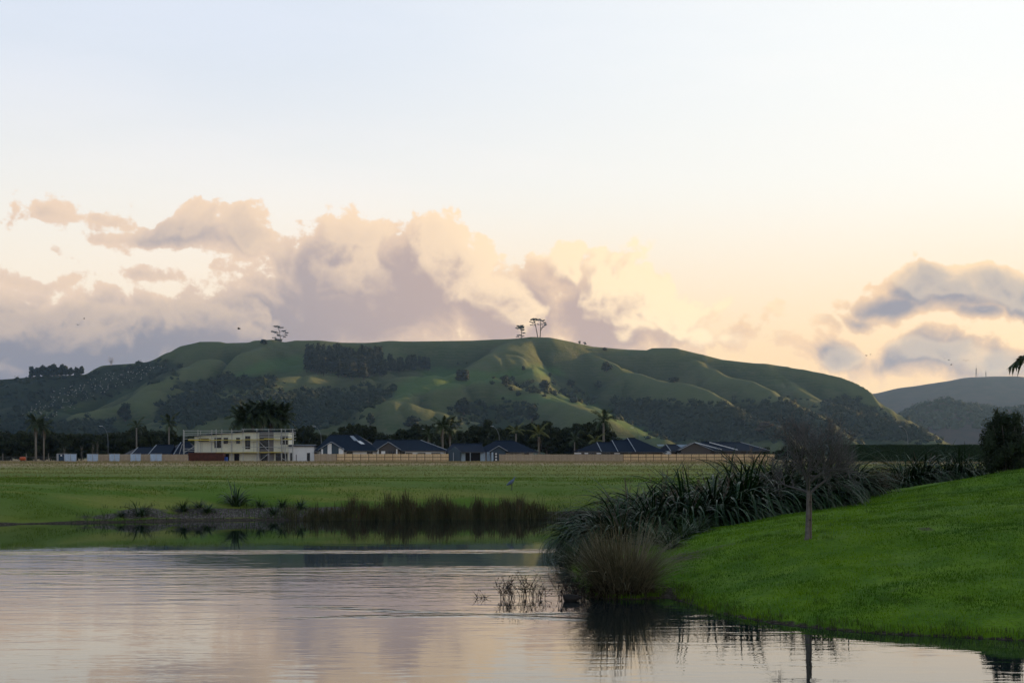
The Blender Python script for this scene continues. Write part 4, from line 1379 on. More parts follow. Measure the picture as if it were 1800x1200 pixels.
for z0, z1 in ((796, 799), (801, 804), (806, 809)): MB().box(h.x(871), h.x(873.5), -2.2, -2.16, h.z(z1), h.z(z0)).build('door_light', M_WHITE, h.o)
for a, b in ((884, 887), (898, 901), (906, 909)): h.window(a, b, 794.6, 798.6, 1.5, 1, M_WHITE)
h.window(922, 930, 795, 799, 1.5, 2)

# --- the long navy hip-roofed house
h = House('long_navy_house', 'long house under stepped navy hip roof with pale hip lines', 1090, HY0)
h.wall(1018, 1165, 793, M_BROWN, 0, 9)
h.roof(1008, 1112, 793.6, 777, 43, 30, M_ROOF2, -0.6, 9.5, ('fl',), skew=49)
h.roof(1030, 1140, 793.7, 773.5, 48, 30, M_ROOF2, -0.8, 10.5, ('fl',), skew=56)
h.roof(1052, 1172, 793.8, 769.5, 54, 52, M_ROOF2, -1.0, 12.0, ('fl',), skew=65)
for a, b in ((1009, 1022), (1027, 1034), (1048, 1057), (1079, 1090)): h.window(a, b, 795, 798, -.4, 1, M_WHITE)
for a, b in ((1036, 1044), (1060, 1072), (1098, 1112), (1130, 1144)): h.window(a, b, 794.6, 798.5, 0.0, 2)

h = House('small_navy_house', 'small navy-roofed house with pale blue lean-to past the long house', 1188, HY0 + 5)
h.wall(1170, 1212, 792.6, M_WHITE, 0, 8)
h.roof(1158, 1216, 793, 781, 16, 20, M_ROOF2, -.5, 9.0, ('fl',), skew=21)
h.gable_wall([(1188, 781), (1212, 781), (1207, 786), (1196, 786)], M_PALEBLUE, -.7, .3, 'lean_to_roof')
h.gable_wall([(1158, 780.5), (1172, 780.5), (1169, 783.5), (1161, 783.5)], M_PALEBLUE, 5.0, .3, 'lean_to_roof')
h.window(1180, 1190, 794, 799, 0.0, 2)

h = House('white_lined_house', 'house with dark hip roof edged in white lines at the right', 1282, HY0)
h.wall(1212, 1340, 790.6, M_BROWN, 0, 9)
h.roof(1222, 1352, 791.5, 777, 14, 44, M_ROOF, -.5, 10.5, ('fr', 'ridge'))
front_gable(h, 1192, 1252, 1219, 777.4, 791, M_ROOF, M_BROWN, -1.6, 7.0)
for (a, pa, b, pb) in ((1226, 777.6, 1268, 790.5), (1252, 777.6, 1296, 791)):
    sl = (h.z(777) - h.z(791.5)) / 5.25
    p = (h.x(a), -.5 + (h.z(pa) - h.z(791.5)) / sl - .04, h.z(pa) + .1); q = (h.x(b), -.5 + (h.z(pb) - h.z(791.5)) / sl - .04, h.z(pb) + .1)
    MB().tube([p, q], [.12, .12], 4).build('roof_flashing', M_WHITE, h.o)
for a, b in ((1256, 1270), (1284, 1300), (1312, 1328)): h.window(a, b, 792.5, 798, 0.0, 2)


# ------------------------------------------------------------------ fences
def panel_mesh(w, hgt, m):
    k = MB(); n = 11
    for i in range(n):
        a = -w / 2 + w * i / n
        k.box(a + .006, a + w / n - .006, 0, .02, 0.02, hgt - (.015 if i % 3 == 1 else 0))
    return k.mesh('panel', m)


def rail_mesh(w, m):
    return MB().box(-w / 2, w / 2, -.05, -.004, 0, .09).mesh('rail', m)


def post_mesh(hgt, m):
    return MB().box(-.06, .06, -.12, -.055, -.3, hgt).mesh('post', m)


PAN = {}


def timber_fence(label, a, b, step_px, m, hgt, y=FY, posts=True, dark=M_POST, skip=(), name='timber_fence'):
    x0, x1 = X3(a, y), X3(b, y)
    n = max(1, round((b - a) / step_px)); w = (x1 - x0) / n
    o = empty(name, (x0, y, GROUND_FAR), label, 'fence')
    key = (round(w, 3), m.name, hgt)
    if key not in PAN: PAN[key] = (panel_mesh(w - .02, hgt, m), rail_mesh(w - .02, dark), post_mesh(hgt + .05, dark))
    pm, rm, om = PAN[key]
    for i in range(n):
        if i in skip: continue
        p = link('panel', pm, None, o, ((i + .5) * w, 0, 0))
        for z in (.35, 1.05): link('rail', rm, None, p, (0, 0, z))
    if posts:
        for i in range(n + 1): link('post', om, None, o, (i * w, 0, 0))
    return o


timber_fence('new pale timber paling fence in front of the white-gabled house', 592, 789, 14.0, M_TIMBER, 1.85)
timber_fence('grey weathered timber fence between garage wing and new fence', 553, 591.6, 19.0, M_TIMBER_OLD, 1.85, dark=M_TIMBER_OLD)
timber_fence('weathered timber fence right of the slate-blue house', 878, 1095, 14.5, M_TIMBER_OLD, 1.75, dark=M_TIMBER_OLD)
timber_fence('new pale timber fence running behind the flax to the right', 1095.5, 1362, 13.3, M_TIMBER, 1.78)
timber_fence('dark timber fence behind the blue site panels', 172, 330, 17.5, M_TIMBER_OLD, 1.75, dark=M_TIMBER_OLD)

# blue cloth site panels and the site cabin
bm = mat('site_panel_blue', (0.42, 0.52, 0.66), 0.55, var=0.4, scale=1.5, color2=(0.26, 0.34, 0.48))
for i, (a, b, words) in enumerate(((113, 134.5, 'pale blue site fence panel beside the dark blue cabin'), (153, 172.5, 'pale blue site fence panel standing alone in the gap'), (192, 210.5, 'pale blue site fence panel left of three on the timber fence'),
                                   (229, 247.5, 'pale blue site fence panel in the middle of three on the timber fence'), (264, 284.5, 'pale blue site fence panel right of three, nearest the scaffold'))):
    y = FY - 1.2
    x0, x1 = X3(a, y), X3(b, y)
    o = empty('site_fence_panel', ((x0 + x1) / 2, y, GROUND_FAR), words, 'fence panel', 'pale blue site fence panels')
    w = (x1 - x0) / 2
    for sx in (-1, 1):
        rows = []
        for zz in (0.12, .5, 1.0, 1.4, 1.78):
            rows.append([(sx * w * .5 + (t - .5) * w * .92, .03 * math.sin(9 * t + zz * 3), zz) for t in np.linspace(0, 1, 9)])
        MB().sheet(rows).build('cloth', bm, o)
    f = MB()
    for xx in (-w, 0, w): f.tube([(xx, -.04, -.1), (xx, -.04, 1.95)], [.035, .035], 5)
    f.tube([(-w, -.04, 1.88), (w, -.04, 1.88)], [.03, .03], 5)
    f.build('frame', M_STEEL, o)
y = FY - .5
so2 = House('site_cabin', 'dark blue site cabin with white notice beside the pale panels', 107, y, 'cabin')
MB().box(so2.x(101), so2.x(112.5), 0, 2.2, .05, so2.z(798)).build('body', mat('cabin_blue', (0.02, 0.045, 0.085), 0.5), so2.o)
MB().box(so2.x(99.5), so2.x(103), -.06, 2.25, .05, so2.z(797.6)).build('corner_panel', mat('cabin_grey', (0.32, 0.32, 0.33), 0.6), so2.o)
MB().box(so2.x(100), so2.x(113), -.1, 2.3, so2.z(797.5), so2.z(796.7)).build('roof', MATS['cabin_grey'], so2.o)
MB().box(so2.x(106.5), so2.x(109), -.05, -.01, so2.z(801.6), so2.z(798.8)).build('notice', M_WHITE, so2.o)

# post and wire fence at the far left, orange drum
for i, (px, words) in enumerate(((5, 'first pale fence post from the left edge of the field'), (46, 'pale fence post beside the orange drum'), (85, 'pale fence post right of the skirted palms'))):
    o = House('fence_post', words, px, FY - 4, 'fence post').o
    o['group'] = 'wire fence posts at the left'
    MB().tube([(0, 0, -.4), (0, 0, 2.0)], [.09, .08], 6).build('shaft', BARK_PALE, o)
    MB().tube([(0, 0, 2.0), (0, 0, 2.06)], [.085, .03], 6).build('top', BARK_PALE, o)
w0, w1 = X3(-40, FY - 4), X3(100, FY - 4)
k = empty('fence_wire', (0, FY - 3.9, GROUND_FAR), 'thin wires strung along the left field fence', 'wire')
for z in (.4, .8, 1.2): MB().tube([(w0, 0, z), (w1, 0, z)], [.012, .012], 3).build('strand', M_STEEL, k)
o = House('orange_drum', 'orange drum on a short stand at the left edge of the field', 40, FY - 6, 'drum').o
MB().tube([(-.62, 0, .85), (-.5, 0, .85), (.5, 0, .85), (.62, 0, .85)], [.3, .42, .42, .3], 12).build('body', mat('drum_orange', (0.42, 0.085, 0.03), 0.6), o, smooth=True)
for xx in (-.35, .35): MB().box(xx - .05, xx + .05, -.3, .3, -.1, .5).build('leg', M_POST, o)


# ------------------------------------------------------------------ street lamps
def lamp_build():
    o = bpy.data.objects.new('street_lamp', None); COL.objects.link(o)
    pts = [(0, 0, -.3), (0, 0, 4.5), (-.1, 0, 6.4), (-.5, 0, 7.6), (-1.0, 0, 8.3), (-1.5, 0, 8.6)]
    MB().tube(pts, [.10, .08, .06, .05, .045, .04], 6).build('pole', MATS['lamp_steel'], o, smooth=True)
    hd = MB().add([(-1.4, -.16, 8.58), (-1.4, .16, 8.58), (-2.25, .12, 8.66), (-2.25, -.12, 8.66), (-1.4, -.12, 8.72), (-1.4, .12, 8.72), (-2.2, .08, 8.74), (-2.2, -.08, 8.74)],
                  [(3, 2, 1, 0), (4, 5, 6, 7), (0, 1, 5, 4), (1, 2, 6, 5), (2, 3, 7, 6), (3, 0, 4, 7)]).build('lamp_head', M_TRIM, o)
    MB().box(-2.15, -1.55, -.08, .08, 8.585, 8.60).build('lens', M_WHITE, hd)
    MB().tube([(0, 0, -.05), (0, 0, .25)], [.17, .17], 8).build('base', MATS['lamp_steel'], o)
    return o


M_LAMP = mat('lamp_steel', (0.13, 0.15, 0.17), 0.5, metal=0.3)
LAMP = Maker(lamp_build)
for px, y, s, words in ((190, 356, 1.02, 'street lamp behind the navy-roofed house, thin pole among dark trees'), (565, 352, 1.0, 'street lamp with curved arm right of the garage wing'), (756, 352, 0.93, 'street lamp above the roof ridge of the gabled house'),
                        (878, 350, 1.0, 'curved street lamp above the slate-blue house'), (1124, 352, 0.97, 'street lamp past the tall palm over the long navy house'), (1384, 354, 1.0, 'street lamp behind the bare tree'), (1596, 352, 1.0, 'street lamp behind the clipped hedge')):
    LAMP((X3(px, y), y, GROUND_FAR), 0, s, words, 'street lamp', 'street lamps along the new road')

# ------------------------------------------------------------------ tree belt behind the houses
BELT = [tree_builder('belt_tree', 3.5, 0.25, lambda r, k=k: lumps(r, 11, 3.4, 7.6, 2.2, 0.62), 1300, 0.26, FOL_BELT, 300 + k, core=0.7) for k in range(5)]
BELT_LOW = [tree_builder('belt_tree', 1.8, 0.22, lambda r, k=k: lumps(r, 10, 3.6, 8.2, 0.2, 0.8), 1400, 0.28, FOL_BELT, 330 + k, core=0.8) for k in range(3)]
rg = random.Random(9)


def top_at(px, tab):
    return float(np.interp(px, [t[0] for t in tab], [t[1] for t in tab]))


left_top = [(-60, 757), (60, 756), (110, 757), (200, 757), (250, 750), (290, 752), (330, 762)]
mid_top = [(515, 752), (545, 748), (560, 762), (600, 745), (650, 746), (680, 756), (720, 752), (745, 746), (790, 752), (820, 755), (850, 742), (880, 739), (930, 744), (970, 741), (1010, 739), (1060, 742), (1085, 758), (1100, 772)]
px = -40
i = 0
j = 0
while px < 335:
    y = 398 + rg.uniform(-8, 14); h = CAM_Z + (800 - top_at(px, left_top) + rg.uniform(-3, 3)) / 2500 * y - GROUND_FAR
    BELT_LOW[i % 3]((X3(px, y), y, GROUND_FAR - .2), rg.uniform(0, 6.3), (1.0, 1.0, h / 8.4), ordinal(j + 1) + ' tree from the left in the close-grown dark shelter belt', 'tree', 'shelter belt at the left')
    px += rg.uniform(13, 19); i += 1; j += 1
px = 512; j = 0
while px < 1102:
    y = 412 + rg.uniform(-14, 18); h = CAM_Z + (800 - top_at(px, mid_top) + rg.uniform(-5, 2)) / 2500 * y - GROUND_FAR
    s = rg.uniform(.85, 1.15)
    (BELT + BELT_LOW)[i % 8]((X3(px, y), y, GROUND_FAR - .2), rg.uniform(0, 6.3), (s, s, h / 9.4), ('tall' if h > 9.5 else 'low') + ' dark tree, ' + ordinal(j + 1) + ' from the left in the belt behind the middle houses', 'tree', 'tree belt behind the middle houses')
    px += rg.uniform(10, 15); i += 1; j += 1
px = 1110; j = 0
while px < 1500:
    y = 440 + rg.uniform(-14, 18); s = rg.uniform(.6, 1.0)
    BELT_LOW[i % 3]((X3(px, y), y, GROUND_FAR - .2), rg.uniform(0, 6.3), (s, s, rg.uniform(.36, .6)), ordinal(j + 1) + ' low dark tree from the left behind the right-hand houses', 'tree', 'low trees behind the right-hand houses')
    px += rg.uniform(18, 34); i += 1; j += 1
# bare poplars in front of the left belt
for px, h in ((113, 3.2), (144, 3.8), (163, 4.6), (171, 4.9)):
    y = 345.0
    o = empty('bare_sapling', (X3(px, y), y, GROUND_FAR), {113: 'shortest bare sapling behind the site panels', 144: 'bare sapling behind the lone blue panel', 163: 'tall bare sapling, left of the tallest two by the panels', 171: 'tallest bare sapling right of its twin by the panels'}[px], 'sapling')
    MB().tube([(0, 0, -.2), (0, 0, h)], [.05, .015], 4).build('trunk', BARK_PALE, o)
    k = MB()
    for j in range(26):
        z = h * rg.uniform(.15, .85); a = rg.uniform(0, 6.28); L = rg.uniform(.3, .55)
        k.tube([(0, 0, z), (math.cos(a) * L * .6, math.sin(a) * L * .6, z + L), (math.cos(a) * L * .75, math.sin(a) * L * .75, z + 2.2 * L)], [.018, .014, .008], 3)
    k.build('branches', BARK_PALE, o)

# ------------------------------------------------------------------ palms
PALM_LEAF = mat('palm_leaf', (0.034, 0.055, 0.016), 0.6, island=0.6, color2=(0.014, 0.025, 0.009), spec=0.3)
PALM_LIGHT = mat('palm_leaf_yellow', (0.11, 0.12, 0.025), 0.6, island=0.6, color2=(0.06, 0.075, 0.02), spec=0.3)
PALM_DEAD = mat('palm_leaf_dead', (0.15, 0.11, 0.075), 0.9, island=0.5)


def frond_mesh(L, droop, rise, leaf, m, seed, n=26):
    """a feather frond along +x: curved midrib with narrow leaflets both sides"""
    r = random.Random(seed)
    k = MB()
    pts = []
    for i in range(9):
        t = i / 8
        pts.append(Vector((L * t * (1 - .25 * droop * t), 0, L * (rise * t - droop * t * t))))
    k.tube(pts, [.05 * (1 - .85 * i / 8) * (L / 2.6) for i in range(9)], 4)
    for i in range(n):
        t = .12 + .88 * (i + .5) / n
        f = t * 8; a = int(min(7, f)); p = pts[a].lerp(pts[a + 1], f - a); d = (pts[a + 1] - pts[a]).normalized()
        side = Vector((0, 1, 0)); up = d.cross(side)
        ll = leaf * (math.sin(math.pi * (.12 + .85 * t)) ** .6) * r.uniform(.85, 1.15)
        for s in (-1, 1):
            tip = p + d * ll * .55 + side * s * ll * .72 - up * (-ll * r.uniform(-.5, .15)) + Vector((0, 0, -ll * r.uniform(.1, .45)))
            w = d * (.035 * (L / 2.6) + .012)
            mid_ = p.lerp(tip, .5) + Vector((0, 0, ll * .07))
            n0 = len(k.v)
            k.add([p - w, p + w, mid_ + w * .9, tip, mid_ - w * .9], [(0, 1, 2, 4), (4, 2, 3)])
    return k.mesh('frond', m)


FR_UP = [frond_mesh(2.7, .42, .72, .62, PALM_LEAF, 1), frond_mesh(2.6, .62, .55, .62, PALM_LEAF, 2), frond_mesh(2.4, .75, .22, .6, PALM_LEAF, 3)]
FR_YEL = [frond_mesh(2.5, .5, .75, .55, PALM_LIGHT, 4), frond_mesh(2.4, .65, .5, .55, PALM_LIGHT, 5)]
FR_DEAD = [frond_mesh(2.6, .5, -.35, .35, PALM_DEAD, 6, 16)]


def palm(px, crown_py, y, label, n=14, s=1.0, seed=1, set_=None, dead=0, trunk_r=.2, base_z=None, lean=0.0, name='palm_tree'):
    r = random.Random(seed)
    x = X3(px, y); z0 = GROUND_FAR if base_z is None else base_z
    hc = CAM_Z + (800 - crown_py) / 2500 * y - z0
    o = empty(name, (x, y, z0), label, 'palm')
    MB().tube([(-lean, 0, -.3), (-lean * .6, 0, hc * .4), (0, 0, hc)], [trunk_r * 1.35, trunk_r * 1.05, trunk_r * .9], 8).build('trunk', BARK_PALE, o, smooth=True)
    MB().tube([(0, 0, hc - .5 * s), (0, 0, hc), (0, 0, hc + .25 * s)], [trunk_r * .9, trunk_r * 1.5, trunk_r * .4], 8).build('crownshaft', PALM_LEAF, o, smooth=True)
    st = set_ or FR_UP
    for i in range(n):
        t = i / n
        f = link('frond', st[min(len(st) - 1, int(t * len(st)))], None, o, (0, 0, hc + .1))
        f.rotation_euler = (r.uniform(-.25, .25), -r.uniform(-.1, .25) + t * .75 - .45, i * 2.399 + r.uniform(-.3, .3))
        q = 1.5 * s * r.uniform(.85, 1.12); f.scale = (q, q, q)
    for i in range(dead):
        f = link('dead_frond', FR_DEAD[0], None, o, (0, 0, hc - .2))
        f.rotation_euler = (0, .55 + r.uniform(0, .35), i * 2.399 + r.uniform(-.4, .4)); q = s * r.uniform(.8, 1.1); f.scale = (q, q, q)
    return o


palm(63, 746, 335, 'tall palm with a skirt of dead fronds, left of the pair', 22, .88, 11, dead=9, trunk_r=.22)
palm(77, 752, 337, 'shorter palm with hanging dead fronds, right of the pair', 16, .78, 12, dead=8, trunk_r=.17)
palm(240, 749, 350, 'thin palm with small ragged crown behind the navy roof', 10, .72, 13, trunk_r=.17)
palm(297, 746, 350, 'thin palm with spreading fronds left of the scaffold', 9, .95, 14, trunk_r=.18)
for i, (px, py, words) in enumerate(((428, 741, 'leftmost bushy palm of the clump behind the scaffolded house'), (444, 733, 'second bushy palm of the clump behind the scaffolded house'), (460, 729, 'tallest middle palm of the clump behind the scaffolded house'), (477, 732, 'fourth bushy palm of the clump behind the scaffolded house'), (493, 738, 'rightmost bushy palm of the clump behind the scaffolded house'))):
    palm(px, py, 352 + 2 * i, words, 34, 1.35, 20 + i, dead=3, trunk_r=.3)
palm(778, 750, 352, 'bushy palm behind the gabled house, left of two', 18, 1.05, 31, dead=3, trunk_r=.24)
palm(791, 756, 354, 'lower palm close behind its bushier neighbour, gabled house', 14, .9, 32, dead=4, trunk_r=.2)
palm(753, 765, 350, 'small dark palm over the hip of the gabled house', 12, .75, 33, dead=2, trunk_r=.18)
palm(907, 759, 352, 'yellowish palm behind the roof of the slate-blue house', 10, .8, 34, FR_YEL, trunk_r=.18)
palm(947, 764, 350, 'palm with long drooping dead fronds past the slate-blue house', 10, 1.0, 35, FR_YEL, dead=9, trunk_r=.2)
palm(1010, 774, 346, 'small thin palm at the left end of the long navy house', 9, .7, 36, trunk_r=.15)
palm(1046, 776, 346, 'small bright yellow-green palm over the long navy house', 9, .85, 37, FR_YEL, trunk_r=.16)
palm(1061, 739, 352, 'tall single palm rising over the long navy house', 15, 1.05, 38, trunk_r=.26)

# ------------------------------------------------------------------ clipped hedge at the right
def hedge():
    y = 300.0
    x0, x1 = X3(1470, y), X3(1800, y); hgt = CAM_Z + (800 - 782) / 2500 * y - GROUND_FAR
    o = empty('clipped_hedge', ((x0 + x1) / 2, y, GROUND_FAR), 'long clipped dark green hedge across the field at the right', 'hedge')
    r = np.random.default_rng(5)
    n = 26000
    L = x1 - x0
    f = r.random(n)
    P = np.stack([r.uniform(-L / 2, L / 2, n), np.where(f < .6, r.normal(-.9, .07, n), r.uniform(-.9, .9, n)), np.where(f < .6, r.uniform(0, hgt, n), hgt + r.normal(0, .06, n))], 1)
    P[:, 2] += .10 * np.sin(P[:, 0] * .9) * np.sin(P[:, 0] * .23 + 1)
    N_ = np.where((f < .6)[:, None], np.array([[0, -1.0, .2]]), np.array([[0, -.2, 1.0]]))
    V, F = leaf_quads(P, N_, .09, r)
    k = MB().box(-L / 2, L / 2, -.82, .82, 0, hgt - .08)
    bv = np.array(k.v); bf = np.array([t for q in k.f for t in ((q[0], q[1], q[2]), (q[0], q[2], q[3]))])
    me = np_mesh('foliage', np.concatenate([V, bv]), np.concatenate([F, bf + len(V)]), mat('hedge_leaf', (0.022, 0.050, 0.014), 0.7, island=.8, color2=(0.008, 0.020, 0.006)), smooth=False)
    link('foliage', me, None, o)


hedge()

# ------------------------------------------------------------------ grass
def blades(name, label, X, Y, hgt, wid, rng, m, lean=0.5, cat='grass', curve=True, zoff=0.0, Z=None):
    """grass blades: a bent strip of three triangles each"""
    n = len(X)
    Z = (ground_z(X, Y) if Z is None else Z) + zoff
    P = np.stack([X, Y, Z], 1)
    a = rng.uniform(0, 2 * np.pi, n); h = hgt * rng.uniform(0.5, 1.3, n); w = wid * rng.uniform(0.7, 1.3, n)
    side = np.stack([np.cos(a), np.sin(a), np.zeros(n)], 1)
    fw = np.stack([-np.sin(a), np.cos(a), np.zeros(n)], 1) * (rng.uniform(0, lean, n) * h)[:, None]
    up = np.array([[0, 0, 1.0]])
    mid_ = P + up * (h * .55)[:, None] + fw * .35
    tip = P + up * (h * rng.uniform(.85, 1.0, n))[:, None] + fw
    s = side * (w * .5)[:, None]
    V = np.stack([P - s, P + s, mid_ + s * .75, mid_ - s * .75, tip], 1).reshape(-1, 3)
    i = np.arange(n)[:, None] * 5
    F = np.concatenate([i + np.array([[0, 1, 2]]), i + np.array([[0, 2, 3]]), i + np.array([[3, 2, 4]])], 0)
    me = np_mesh(name, V, F, m, smooth=False)
    return tag(link(name, me), label, cat, kind='stuff')


rng = np.random.default_rng(2024)
LAWN = mat('lawn_blade', (0.155, 0.285, 0.006), 0.6, island=0.30, var=0.95, scale=0.42, color2=(0.034, 0.098, 0.004), spec=0.12, trans=0.3)
BANKG = mat('bank_blade', (0.135, 0.195, 0.020), 0.7, island=0.3, var=0.8, scale=0.5, color2=(0.060, 0.125, 0.010), spec=0.15, trans=0.3)
DRYG = mat('dry_blade', (0.215, 0.205, 0.065), 0.8, island=0.4, var=0.6, scale=0.12, color2=(0.125, 0.145, 0.034), spec=0.1, trans=0.3)


def patchy(x, y, s, seed):
    return fbm(x / s, y / s, 3, seed)


# near lawn on the mound
n = 330000
X = rng.uniform(1.8, 25, n); Y = 26 + (56 - 26) * rng.random(n) ** 1.15
d = sdf_poly(X, Y, POND)
vis = (d > 0.02) & (X < Y * 0.375 + 0.6) & (rng.random(n) < 0.8 + patchy(X, Y, 1.4, 5)) & (rng.random(n) > .8 * sstep(.42, .58, fbm(X / 1.6, Y / 1.0, 4, 77)))
X, Y = X[vis], Y[vis]
tall = 1 + 0.9 * np.maximum(0, patchy(X, Y, 2.2, 8)) + 1.3 * (sdf_poly(X, Y, POND) < .45)
blades('lawn_grass', 'short bright green grass on the near mound', X, Y, 0.045 * tall, 0.014, rng, LAWN, 0.9)
# taller tufts and weeds in the lawn
n = 420
cx_ = rng.uniform(3, 22, n); cy_ = rng.uniform(27, 54, n)
k = (sdf_poly(cx_, cy_, POND) > .3) & (fbm(cx_ / 4, cy_ / 4, 3, 91) > -.12)
cx_, cy_ = cx_[k], cy_[k]
X = np.repeat(cx_, 34) + rng.normal(0, .11, len(cx_) * 34); Y = np.repeat(cy_, 34) + rng.normal(0, .14, len(cx_) * 34)
blades('lawn_tufts', 'longer tufts and weeds dotted over the near lawn', X, Y, .10, .014, rng, mat('tuft_blade', (0.10, 0.19, 0.012), .6, island=.6, var=.6, scale=1.2, color2=(.035, .085, .006), trans=.3), .9)
# ragged edge hanging over the water
n = 60000
X = rng.uniform(1.4, 15, n); Y = rng.uniform(24.5, 52, n); d = sdf_poly(X, Y, POND)
k = (d > -.10) & (d < .45) & (rng.random(n) < .75 + 1.6 * patchy(X, Y, .6, 44))
blades('shore_grass', 'ragged longer grass overhanging the near shore', X[k], Y[k], .15, .014, rng, mat('shore_blade', (0.075, 0.115, 0.016), .7, island=.7, var=.7, scale=2.0, color2=(.035, .045, .012), trans=.3), 1.3)
# far bank and field
n = 110000
X = rng.uniform(-34, 22, n); Y = 73 + 22 * rng.random(n) ** 1.4
d = sdf_poly(X, Y, POND)
k = (d > 0.9) & (np.abs(X) < Y * .37) & (rng.random(n) < .45 + 1.9 * patchy(X, Y * 2.2, 3.0, 15))
blades('bank_grass', 'rough green grass on the far bank', X[k], Y[k], 0.085, 0.028, rng, BANKG, 1.0)
n = 9000
X = rng.uniform(X3(140, 75), X3(1010, 77), n); Y = rng.uniform(72.5, 80.5, n); d = sdf_poly(X, Y, POND)
k = (d > .05) & (d < 2.6) & (rng.random(n) < .6 + 2.0 * patchy(X, Y, 1.3, 33))
blades('bank_fringe', 'dark green weeds and grass fringing the far shore', X[k], Y[k], .24, .03, rng, mat('fringe_blade', (0.055, 0.095, 0.016), .7, island=.7, color2=(.022, .040, .010)), .9)
n = 90000
Y = 92 + 235 * rng.random(n) ** 1.3; X = rng.uniform(-1, 1, n) * Y * .38
k = rng.random(n) < .55 + 1.6 * patchy(X / 2.5, Y, 7.0, 25)
X, Y = X[k], Y[k]
k = (Y < 150) | (rng.random(len(X)) < .55)
blades('field_grass', 'long dry grass over the field', X[k], Y[k], 0.09 + 0.0009 * (Y[k] - 90), 0.04 + .00035 * (Y[k] - 90), rng, DRYG, .8)
TANG = mat('tan_blade', (0.36, 0.265, 0.145), 0.8, island=0.5, var=0.7, scale=0.08, color2=(0.19, 0.165, 0.07), trans=0.3)
n = 42000
Y = FY - .6 - 75 * rng.random(n) ** 1.6; X = rng.uniform(-130, 175, n)
blades('fence_line_grass', 'tall dry grass along the foot of the fences', X, Y, 0.34, 0.07, rng, TANG, .6)


# ------------------------------------------------------------------ strap-leaved plants
FLAX = mat('flax_leaf', (0.018, 0.052, 0.011), 0.42, island=0.85, color2=(0.006, 0.018, 0.005), spec=0.24)
FLAX2 = mat('flax_leaf_green', (0.028, 0.060, 0.014), 0.45, island=0.75, color2=(0.012, 0.026, 0.008), spec=0.35)
FLAX_DEAD = mat('flax_leaf_dead', (0.15, 0.11, 0.085), 0.9, island=0.7, color2=(0.06, 0.045, 0.035))


def strap_mesh(n, length, width, spread, rng, m, arch=1.0, seg=7, base=0.25, name='leaves', fold=0.35):
    """arching strap leaves fanning from a base; keeled cross-section"""
    a = rng.uniform(0, 2 * np.pi, n); L = length * rng.uniform(.5, 1.15, n) * (1 + .16 * np.sin(a * 2 + length * 7) + .12 * np.sin(a * 3 + 1))
    th = rng.beta(1.6, 1.5, n) * spread                           # lean away from upright
    bend = arch * rng.uniform(.55, 1.5, n) * (0.35 + th)
    W = width * rng.uniform(.7, 1.2, n)
    b0 = np.stack([np.cos(a + rng.normal(0, .6, n)), np.sin(a + rng.normal(0, .6, n)), np.zeros(n)], 1) * (base * np.sqrt(rng.random(n)))[:, None]
    rad = np.stack([np.cos(a), np.sin(a), np.zeros(n)], 1); side = np.stack([-np.sin(a), np.cos(a), np.zeros(n)], 1)
    tw = rng.normal(0, .35, n)
    Vs = []
    p = b0.copy()
    for j in range(seg + 1):
        t = j / seg
        ang = th + bend * t ** 1.7 * 1.25
        if j > 0:
            p = p + (rad * np.sin(ang)[:, None] + np.array([[0, 0, 1.0]]) * np.cos(ang)[:, None]) * (L / seg)[:, None]
        wj = W * (0.55 + .9 * t) if t < .5 else W * (1.0 - ((t - .5) / .5) ** 2.2 * .97)
        sd = side * np.cos(tw * t)[:, None] + np.array([[0, 0, 1.0]]) * np.sin(tw * t)[:, None]
        nrm = (rad * np.cos(ang)[:, None] - np.array([[0, 0, 1.0]]) * np.sin(ang)[:, None])
        Vs += [p - sd * (wj * .5)[:, None], p + nrm * (wj * fold * .5)[:, None], p + sd * (wj * .5)[:, None]]
    V = np.stack(Vs, 1)
    k = 3 * (seg + 1)
    f = []
    for j in range(seg):
        q = 3 * j
        f += [(q, q + 1, q + 4, q + 3), (q + 1, q + 2, q + 5, q + 4)]
    F = (np.array(f)[None] + (np.arange(n) * k)[:, None, None]).reshape(-1, 4)
    return np_mesh(name, V.reshape(-1, 3), F, m, smooth=True)


def stalks_mesh(n, h, rng, m, spread=.35):
    k = MB()
    for i in range(n):
        a = rng.uniform(0, 6.28); s = rng.uniform(.05, spread); hh = h * rng.uniform(.75, 1.15)
        d = Vector((math.cos(a), math.sin(a), 0))
        top = d * s * hh + Vector((0, 0, hh))
        k.tube([d * .1, d * s * hh * .4 + Vector((0, 0, hh * .5)), top], [.014, .012, .007], 3)
        for j in range(4):
            t = .62 + .1 * j; q = top * t; e = q + Vector((rng.uniform(-.16, .16), rng.uniform(-.16, .16), rng.uniform(.06, .16)))
            k.tube([q, e], [.009, .012], 3)
    return k.mesh('flower_stalks', m)


FX = [strap_mesh(700, 2.8, .062, 1.15, np.random.default_rng(50 + i), FLAX, 2.5, 10, .42) for i in range(4)]
FXG = [strap_mesh(110, 1.5, .065, .95, np.random.default_rng(60 + i), FLAX2, 1.1) for i in range(2)]
FXD = [strap_mesh(34, 2.0, .05, 1.25, np.random.default_rng(70 + i), FLAX_DEAD, 1.6) for i in range(2)]
FXS = [stalks_mesh(7, 2.25, np.random.default_rng(80 + i), FLAX_DEAD) for i in range(2)]


def flax(px, y, s, label, i, group, leaf=None, stalk=True, dead=True, dz=0.0):
    x = X3(px, y)
    o = empty('flax_bush', (x, y, gz(x, y) - .05 + dz), label, 'flax bush', group, rz=i * 1.7, scale=(s * 1.05, s * 1.05, s * .97))
    link('leaves', (leaf or FX)[i % len(leaf or FX)], None, o)
    if dead: link('dead_leaves', FXD[i % 2], None, o)
    if stalk: link('flower_stalks', FXS[i % 2], None, o)
    return o


